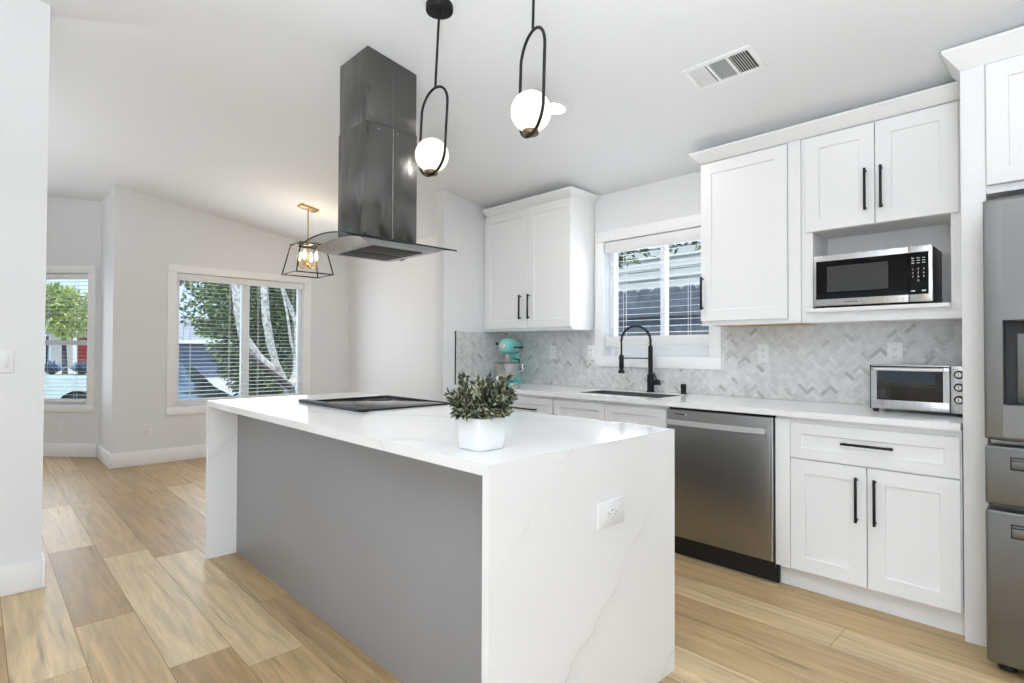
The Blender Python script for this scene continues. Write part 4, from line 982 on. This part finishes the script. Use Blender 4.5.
# ------------------------------------------------------------------ outlets and switch
def outlet(label, conv, group, wide=False, w=.035, h=.0585, gfci=False, grp=True):
    """conv(a, d, c): a across, d off the wall, c up, around the plate centre"""
    t = thing('power_outlet' if not wide == 'switch' else 'light_switch', label, 'outlet' if wide != 'switch' else 'switch', conv(0, 0, 0), group)
    def bx(bm, a0, a1, d0, d1, c0, c1, b=0):
        pts = [conv(a, d, c) for a in (a0, a1) for d in (d0, d1) for c in (c0, c1)]
        box(bm, min(p[0] for p in pts), max(p[0] for p in pts), min(p[1] for p in pts), max(p[1] for p in pts), min(p[2] for p in pts), max(p[2] for p in pts), b=b)
    bm = B(); bx(bm, -w, w, .0006, .006, -h, h, .002); part('cover_plate', bm, M['plastic'], t)
    if wide == 'switch':
        for s in (-.023, .023):
            bm = B(); bx(bm, s-.016, s+.016, .0061, .0095, -.032, .032, .0015); part('rocker', bm, M['plastic'], t)
        return t
    if gfci:                                              # plate lying on its side: long way is across
        bm = B(); bx(bm, -.033, .033, .0061, .0085, -.0165, .0165, .001); so = part('socket', bm, M['plastic'], t)
        bm = B()
        for s in (-1, 1):
            bx(bm, s*.020-.006, s*.020-.001, .0086, .0089, .004, .006); bx(bm, s*.020-.006, s*.020-.001, .0086, .0089, -.006, -.004); bx(bm, s*.020+.004, s*.020+.008, .0086, .0089, -.002, .002)
        bx(bm, -.005, .005, .0086, .0092, .010, .013); part('slots', bm, M['slot'], so)
        return t
    for s in (-1, 1):
        bm = B(); bx(bm, -.017, .017, .0061, .0078, s*.0195-.0135, s*.0195+.0135, .003); so = part('socket', bm, M['plastic'], t)
        bm = B(); bx(bm, -.0075, -.005, .0079, .0082, s*.0195-.002, s*.0195+.007); bx(bm, .005, .0075, .0079, .0082, s*.0195-.002, s*.0195+.006); bx(bm, -.002, .002, .0079, .0082, s*.0195-.009, s*.0195-.005); part('slots', bm, M['slot'], so)
    return t
G = 'white power outlets'
yb = YW-.0076
def on_back(x, z): return lambda a, d, c: (x+a, yb-d, z+c)
outlet('white outlet on the herringbone backsplash above the toaster oven', on_back(-.682, 1.205), G)
outlet('white outlet on the herringbone backsplash between the kitchen window and toaster oven', on_back(-1.378, 1.198), G)
outlet('white outlet on the backsplash right of the aqua mixer', on_back(-3.152, 1.195), G)
outlet('white switch outlet plate on the backsplash touching the left window trim', on_back(-2.738, 1.197), G)
outlet('white outlet plate lying sideways on the veined end panel of the island', lambda a, d, c: (-1.075+d, 1.506+a, .680+c), G, w=.072, h=.043, gfci=True)
outlet('white outlet low on the dining wall below the wide window', lambda a, d, c: (-6.80+d, 1.305+a, .375+c), G)
outlet('white double rocker switch on the partition wall', lambda a, d, c: (-3.68+d, .080+a, 1.150+c), None, wide='switch', w=.058, h=.0585)
t = thing('power_outlet', 'white outlet low under the narrow bay window', 'outlet', tuple(p45+u45*.43+Vector((0, 0, .345))), G)
bm = B(); wbox(bm, .395, .465, .0006, .006, .287, .403, .002); part('cover_plate', bm, M['plastic'], t)
for s in (-1, 1): bm = B(); wbox(bm, .413, .447, .0061, .0078, .345+s*.0195-.0135, .345+s*.0195+.0135, .002); part('socket', bm, M['plastic'], t)

# ------------------------------------------------------------------ outside
GZ = -.5
bm = B(); box(bm, -70, -9.65, -40, 40, GZ-.2, GZ); struct('ground', bm, M['concrete'])
bm = B(); box(bm, -9.64, 12, YW+.16, 30, -.35, -.15); struct('yard', bm, M['soilgreen'])
# picket fence seen through the sink window
t = thing('picket_fence', 'weathered blue-grey dog-eared fence outside the kitchen window', 'fence', (-3.5, 5.6, -.15))
bm = B(); x = -9.0; w = .182
while x < 1.5:
    c = .045; prism(bm, [(x, -.14), (x+w, -.14), (x+w, 1.935-c), (x+w-c, 1.935), (x+c, 1.935), (x, 1.935-c)], 'y', 5.60, 5.62); x += w+.004
part('pickets', bm, M['fence'], t, smooth=False)
bm = B()
for z in (.25, 1.60): box(bm, -9.0, 1.5, 5.555, 5.598, z, z+.09)
part('rail', bm, M['fence'], t)
for x in (-8, -5.6, -3.2, -.8):
    bxo('fence_post', M['fence'], t, x, x+.09, 5.625, 5.715, -.15, 1.80)
# neighbour house behind the fence
t = thing('neighbor_house', 'white neighboring house behind the picket fence', 'house', (-5.5, 10.5, -.15))
bm = B(); box(bm, -13, 2, 9.2, 14, -.14, 5.6)
for k in range(29): box(bm, -13, 2, 9.18, 9.2, .1+k*.19, .1+k*.19+.012)
part('siding_wall', bm, M['siding'], t, smooth=False)
bm = B(); prism(bm, [(8.8, 5.61), (14.4, 5.61), (11.6, 7.0)], 'x', -13.4, 2.4); part('roof', bm, M['darkroof'], t)

def bush(name, label, cat, c, rad, n, size, m, kern=None, group=None, trunk=None, seed=1, tonef=None, shell=.55):
    rg = random.Random(seed); t = thing(name, label, cat, (c[0], c[1], c[2]-rad[2]), group)
    lob = [(Vector((rg.gauss(0, .5), rg.gauss(0, .5), rg.gauss(0, .5))), rg.uniform(.35, .6)) for _ in range(14)]
    def place(r):
        l_, k = r.choice(lob); d = Vector((r.gauss(0, 1), r.gauss(0, 1), r.gauss(0, 1))).normalized(); q = l_+d*k*r.uniform(shell, 1.0)
        if q.length > 1.05: q = q.normalized()*r.uniform(.8, 1.05)
        p = Vector((c[0]+q.x*rad[0], c[1]+q.y*rad[1], c[2]+q.z*rad[2])); return p, d+Vector((r.gauss(0, .5), r.gauss(0, .5), r.gauss(-.1, .5))), 1.0
    V, F, T = leaves(n, place, size, .5, tonef, rg)
    raw('foliage', V, F, T, m, t)
    if trunk:
        bm = B(); tube(bm, trunk[0], .1, 8, radii=trunk[1]); part('trunk', bm, trunk[2], t)
    return t
tr = lambda *p: [Vector(q) for q in p]
bush('garden_tree', 'dark green tree above the neighboring house behind the fence', 'tree', (-5.2, 7.5, 3.4), (3.4, .8, .75), 3200, .16, M['leafdark'], seed=21, trunk=(tr((-7.9, 7.5, -.14), (-7.8, 7.5, 1.6), (-7.2, 7.5, 3.2)), [.12, .09, .05], M['darkbark']))

# big hedge outside the dining window, the birch in front of it
def hedge():
    rg = random.Random(5); cx_, cy_, cz_, ax_, ay_, az_ = -14.6, 7.25, 1.35, .85, 3.05, 2.65
    t = thing('hedge', 'large dense green hedge outside the wide dining window', 'hedge', (cx_, cy_, GZ))
    bump = [(rg.uniform(0, 6.28), rg.uniform(2, 6), rg.uniform(2, 6)) for _ in range(6)]
    def surf(a, e, k):
        w = 1+.07*sum(sin(p+a*f+e*g) for p, f, g in bump)/2
        ex = lambda v, q: math.copysign(abs(v)**q, v); w *= 1-.16*max(0, -sin(e))*2
        return Vector((cx_+ax_*k*w*ex(cos(e), .7)*ex(cos(a), .7), cy_+ay_*k*w*ex(cos(e), .7)*ex(sin(a), .7), max(GZ+.02, cz_+az_*k*w*ex(sin(e), .8))))
    def place(r):
        a = r.uniform(-pi/2-.5, pi/2+.5); e = math.asin(r.uniform(-.8, 1)); p = surf(a, e, r.uniform(.86, 1.04)); d = p-Vector((cx_, cy_, cz_))
        return p, d.normalized()+Vector((r.gauss(0, .5), r.gauss(0, .6), r.gauss(-.2, .6))), 1.0
    V, F, T = leaves(19000, place, .125, .5, lambda p, r: min(1, max(0, r.gauss(.40, .24))), rg)
    raw('foliage', V, F, T, M['leafdark'], t)
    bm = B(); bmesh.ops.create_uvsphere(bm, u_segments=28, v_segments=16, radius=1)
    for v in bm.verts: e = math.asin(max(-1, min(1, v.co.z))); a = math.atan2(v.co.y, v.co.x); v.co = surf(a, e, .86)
    part('added_dark_core', bm, M['hedgecore'], t)  # solid dark core added to block the view between the leaves
hedge()
bush('garden_tree', 'bushy pale green tree at the left in the wide dining window', 'tree', (-19.0, 5.3, 3.2), (1.0, 2.0, 1.5), 6500, .19, M['leafdark'], seed=9, tonef=lambda p, r: min(1, .40+.6*r.random()), trunk=(tr((-19.0, 6.8, GZ), (-19.0, 6.7, .8), (-19.0, 6.2, 2.4)), [.12, .10, .06], M['darkbark']))
t = thing('birch_tree', 'white multi-stemmed leaning birch in front of the hedge outside the dining window', 'tree', (-9.9, 4.15, GZ))
def stem(pts, radii, m, name='trunk'): bm = B(); tube(bm, pts, .1, 9, radii=radii); return part(name, bm, m, t)
stem(tr((-9.9, 4.15, GZ), (-9.9, 4.12, .2), (-9.9, 4.08, .55)), [.14, .12, .11], M['bark'])
stem(tr((-9.9, 4.08, .5), (-9.9, 3.80, .80), (-9.9, 3.50, 1.08), (-9.9, 3.28, 1.40), (-9.9, 3.20, 1.85), (-9.9, 3.12, 2.6), (-9.9, 3.05, 3.4)), [.09, .085, .085, .09, .09, .085, .07], M['bark'])
stem(tr((-9.85, 3.96, .66), (-9.85, 3.80, .95), (-9.85, 3.70, 1.30), (-9.85, 3.62, 1.75), (-9.85, 3.57, 2.5), (-9.85, 3.55, 3.3)), [.05, .06, .068, .068, .064, .06], M['bark'])
stem(tr((-9.8, 4.08, .5), (-9.8, 3.92, .62), (-9.8, 3.55, .92), (-9.8, 3.15, 1.25)), [.05, .06, .05, .03], M['darkbark'], 'branch')
stem(tr((-9.9, 4.08, .5), (-9.9, 4.18, .80), (-9.9, 4.20, 1.25), (-9.9, 4.18, 1.7), (-9.9, 3.98, 2.15), (-9.9, 3.84, 2.5), (-9.9, 3.7, 3.1)), [.07, .055, .05, .045, .036, .03, .022], M['bark'])
stem(tr((-9.85, 4.18, 1.0), (-9.85, 4.06, 1.35), (-9.85, 3.98, 1.9), (-9.85, 3.88, 2.3)), [.03, .026, .02, .014], M['bark'], 'branch')
stem(tr((-9.85, 4.06, .52), (-9.85, 4.22, .72), (-9.85, 4.38, 1.1), (-9.85, 4.42, 1.7)), [.055, .045, .04, .03], M['bark'], 'branch')

# garage across the street
def house(name, label, x0, x1, y0, y1, zt, zr, wm, rm):
    t = thing(name, label, 'house', ((x0+x1)/2, (y0+y1)/2, GZ))
    bxo('wall', M[wm], t, x0, x1, y0, y1, GZ+.001, zt)
    bm = B(); prism(bm, [(x1+.6, zt+.001), (x0-.6, zt+.001), ((x0+x1)/2, zr)], 'y', y0-.5, y1+.5); part('roof', bm, M[rm], t)
    bm = B(); box(bm, x1+.601, x1+.66, y0-.5, y1+.5, zt-.12, zt+.08); part('fascia', bm, M['siding'], t)
    return t
t = house('garage_house', 'house with blue-grey garage door seen through the wide dining window', -44, -36, 6.3, 18, 1.62, 3.3, 'bluegrey', 'roofing')
bm = B(); box(bm, -35.999, -35.95, 6.9, 12.2, GZ+.02, 1.35)
for k in range(1, 4): box(bm, -35.95, -35.93, 6.9, 12.2, GZ+k*.46, GZ+k*.46+.025)
part('garage_door', bm, M['bluegrey'], t)
# cream house seen through the bay window
t = house('cream_house', 'cream sided house seen through the narrow bay window', -36, -27.0, -6, 5.2, 2.05, 3.6, 'cream', 'darkroof')
bm = B(); box(bm, -26.999, -26.94, .9, 2.05, .35, 1.75); wn = part('window', bm, M['trim'], t)
bm = B(); box(bm, -26.939, -26.93, .98, 1.97, .43, 1.67); part('pane', bm, M['carglass'], wn)
bm = B(); box(bm, -26.999, -26.94, 2.85, 3.75, GZ+.01, 1.62); part('door', bm, M['reddoor'], t)
bm = B()
for y in (1.75, 2.62): box(bm, -25.75, -25.65, y-.05, y+.05, GZ+.01, 1.93)
part('porch_post', bm, M['trim'], t)

bush('lime_tree', 'bright lime green tree seen through the narrow bay window', 'tree', (-22.6, 2.0, 2.42), (.8, .95, .85), 2600, .17, M['leaflime'], seed=31, trunk=(tr((-22.6, 2.1, GZ), (-22.6, 2.05, .8), (-22.6, 2.0, 2.2)), [.09, .07, .04], M['darkbark']))
def agave(c, n, L, label, seed):
    rg = random.Random(seed); t = None; V, F, T = [], [], []
    for i in range(n):
        a = rg.uniform(0, 2*pi); el = rg.uniform(.6, 1.45); d = Vector((cos(a)*cos(el), sin(a)*cos(el), sin(el))); s = Vector((-sin(a), cos(a), 0)); l = L*rg.uniform(.75, 1.1); q = Vector(c); w = .05; k = len(V); nn = s.cross(d)
        V += [q+s*w*.7, q-s*w*.7, q+d*l*.5-s*w+nn*.02, q+d*l+Vector((0, 0, -.04)), q+d*l*.5+s*w+nn*.02, q+d*l*.5-nn*.02]
        F += [(k, k+5, k+3, k+4), (k+5, k+1, k+2, k+3), (k, k+1, k+5)]; v = rg.random(); T += [v, min(1, v+.1), v]
    o = raw('agave', V, F, T, M['leafblue'], None, (c[0], c[1], GZ)); tag(o, label, 'agave', 'blue agaves across the street')
for i, (y, z, L) in enumerate(((.90, .45, .43), (1.57, .45, .44), (2.24, .45, .44), (2.91, .45, .43))):
    agave((-20.3, y, z), 100, L, 'spiky blue agave in the row behind the mint pickup truck', 40+i)
bm = B(); box(bm, -21.2, -19.6, .3, 3.8, GZ+.001, .445, b=.05); tag(part('planter_bed', bm, M['soilgreen']), 'raised planting bed under the blue agaves', 'planter')

# mint pickup parked across the street (its front fender shows in the bay window)
def wheel(root, x, y, z, r, axis='x', w=.22):
    bm = B(); lathe(bm, [(r*.62, -w/2), (r*.95, -w/2), (r, -w*.35), (r, w*.35), (r*.95, w/2), (r*.62, w/2)], (x, y, z), 32, axis); o = part('wheel', bm, M['tyre'], root)
    bm = B(); lathe(bm, [(r*.2, -w*.44), (r*.6, -w*.40), (r*.6, w*.40), (r*.2, w*.44)], (x, y, z), 24, axis); part('hubcap', bm, M['chrome'], o)
t = thing('pickup_truck', 'mint green pickup truck seen low in the narrow bay window', 'truck', (-16.85, .4, GZ))
def arch(prof_y0, cy, r, z): return [(cy-r, z)] + [(cy-r*cos(a*pi/12), z+r*sin(a*pi/12)) for a in range(1, 12)] + [(cy+r, z)]
zb, fz = -.16, .53
poly = [(-2.3, zb)] + arch(0, -1.55, .42, zb) + arch(0, 1.70, .40, zb) + [(2.45, zb), (2.50, .18), (2.42, .40), (2.2, .50), (1.75, .54), (1.25, .56), (1.12, .60), (.62, 1.12), (-.35, 1.15), (-.62, .62), (-2.3, .60)]
bm = B(); prism(bm, poly, 'x', -17.7, -16.0)
part('body', bm, M['mint'], t, smooth=False)
bm = B(); prism(bm, [(1.04, .63), (.60, 1.07), (-.30, 1.09), (-.50, .63)], 'x', -15.999, -15.985); part('side_window', bm, M['carglass'], t)
bm = B(); box(bm, -16.0-.001+.001, -15.992, .98, .99, .0, .58); part('door_seam', bm, M['slot'], t)
bm = B(); box(bm, -17.6, -16.1, 2.51, 2.60, -.12, .02, b=.02); part('bumper', bm, M['chrome'], t)
for y in (-1.55, 1.70):
    for x in (-16.15, -17.55): wheel(t, x, y, GZ+.355, .35)
# dark car nosed in to the drive (its bonnet corner shows in the wide window)
t = thing('sedan', 'dark sedan whose bonnet shows at the lower left of the wide window', 'car', (-13, 2.5, GZ))
side = [(-10.25, -.18), (-10.20, .12), (-10.35, .32), (-10.8, .43), (-11.6, .52), (-12.1, .90), (-12.9, .93), (-13.3, .55), (-13.5, .40), (-13.5, -.15)]
bm = B(); rows = []; YS = [(1.85, .90, 0.0), (1.88, .98, 0.0), (2.0, 1.0, .0), (2.2, 1.03, .0), (2.5, 1.035, 0), (2.8, 1.03, 0), (3.12, 1.0, 0), (3.32, .94, 0), (3.40, .80, 0)]
for y, k, _ in YS:
    r = []
    for x, z in side:
        yy = y
        if z > .52: yy = 2.5+(y-2.5)*.72
        zz = z if z < 0 else (z+.18)*k-.18
        r.append(bm.verts.new((x, yy, zz)))
    rows.append(r)
n = len(side)
for a, b_ in zip(rows, rows[1:]):
    for i in range(n): bm.faces.new((a[i], a[(i+1) % n], b_[(i+1) % n], b_[i]))
bm.faces.new(rows[0]); bm.faces.new(rows[-1]); bmesh.ops.recalc_face_normals(bm, faces=bm.faces[:])
part('body', bm, M['darkcar'], t)
for x in (-10.95, -12.8):
    for y in (1.96, 3.28): wheel(t, x, y, GZ+.32, .315, 'y')

BG = None
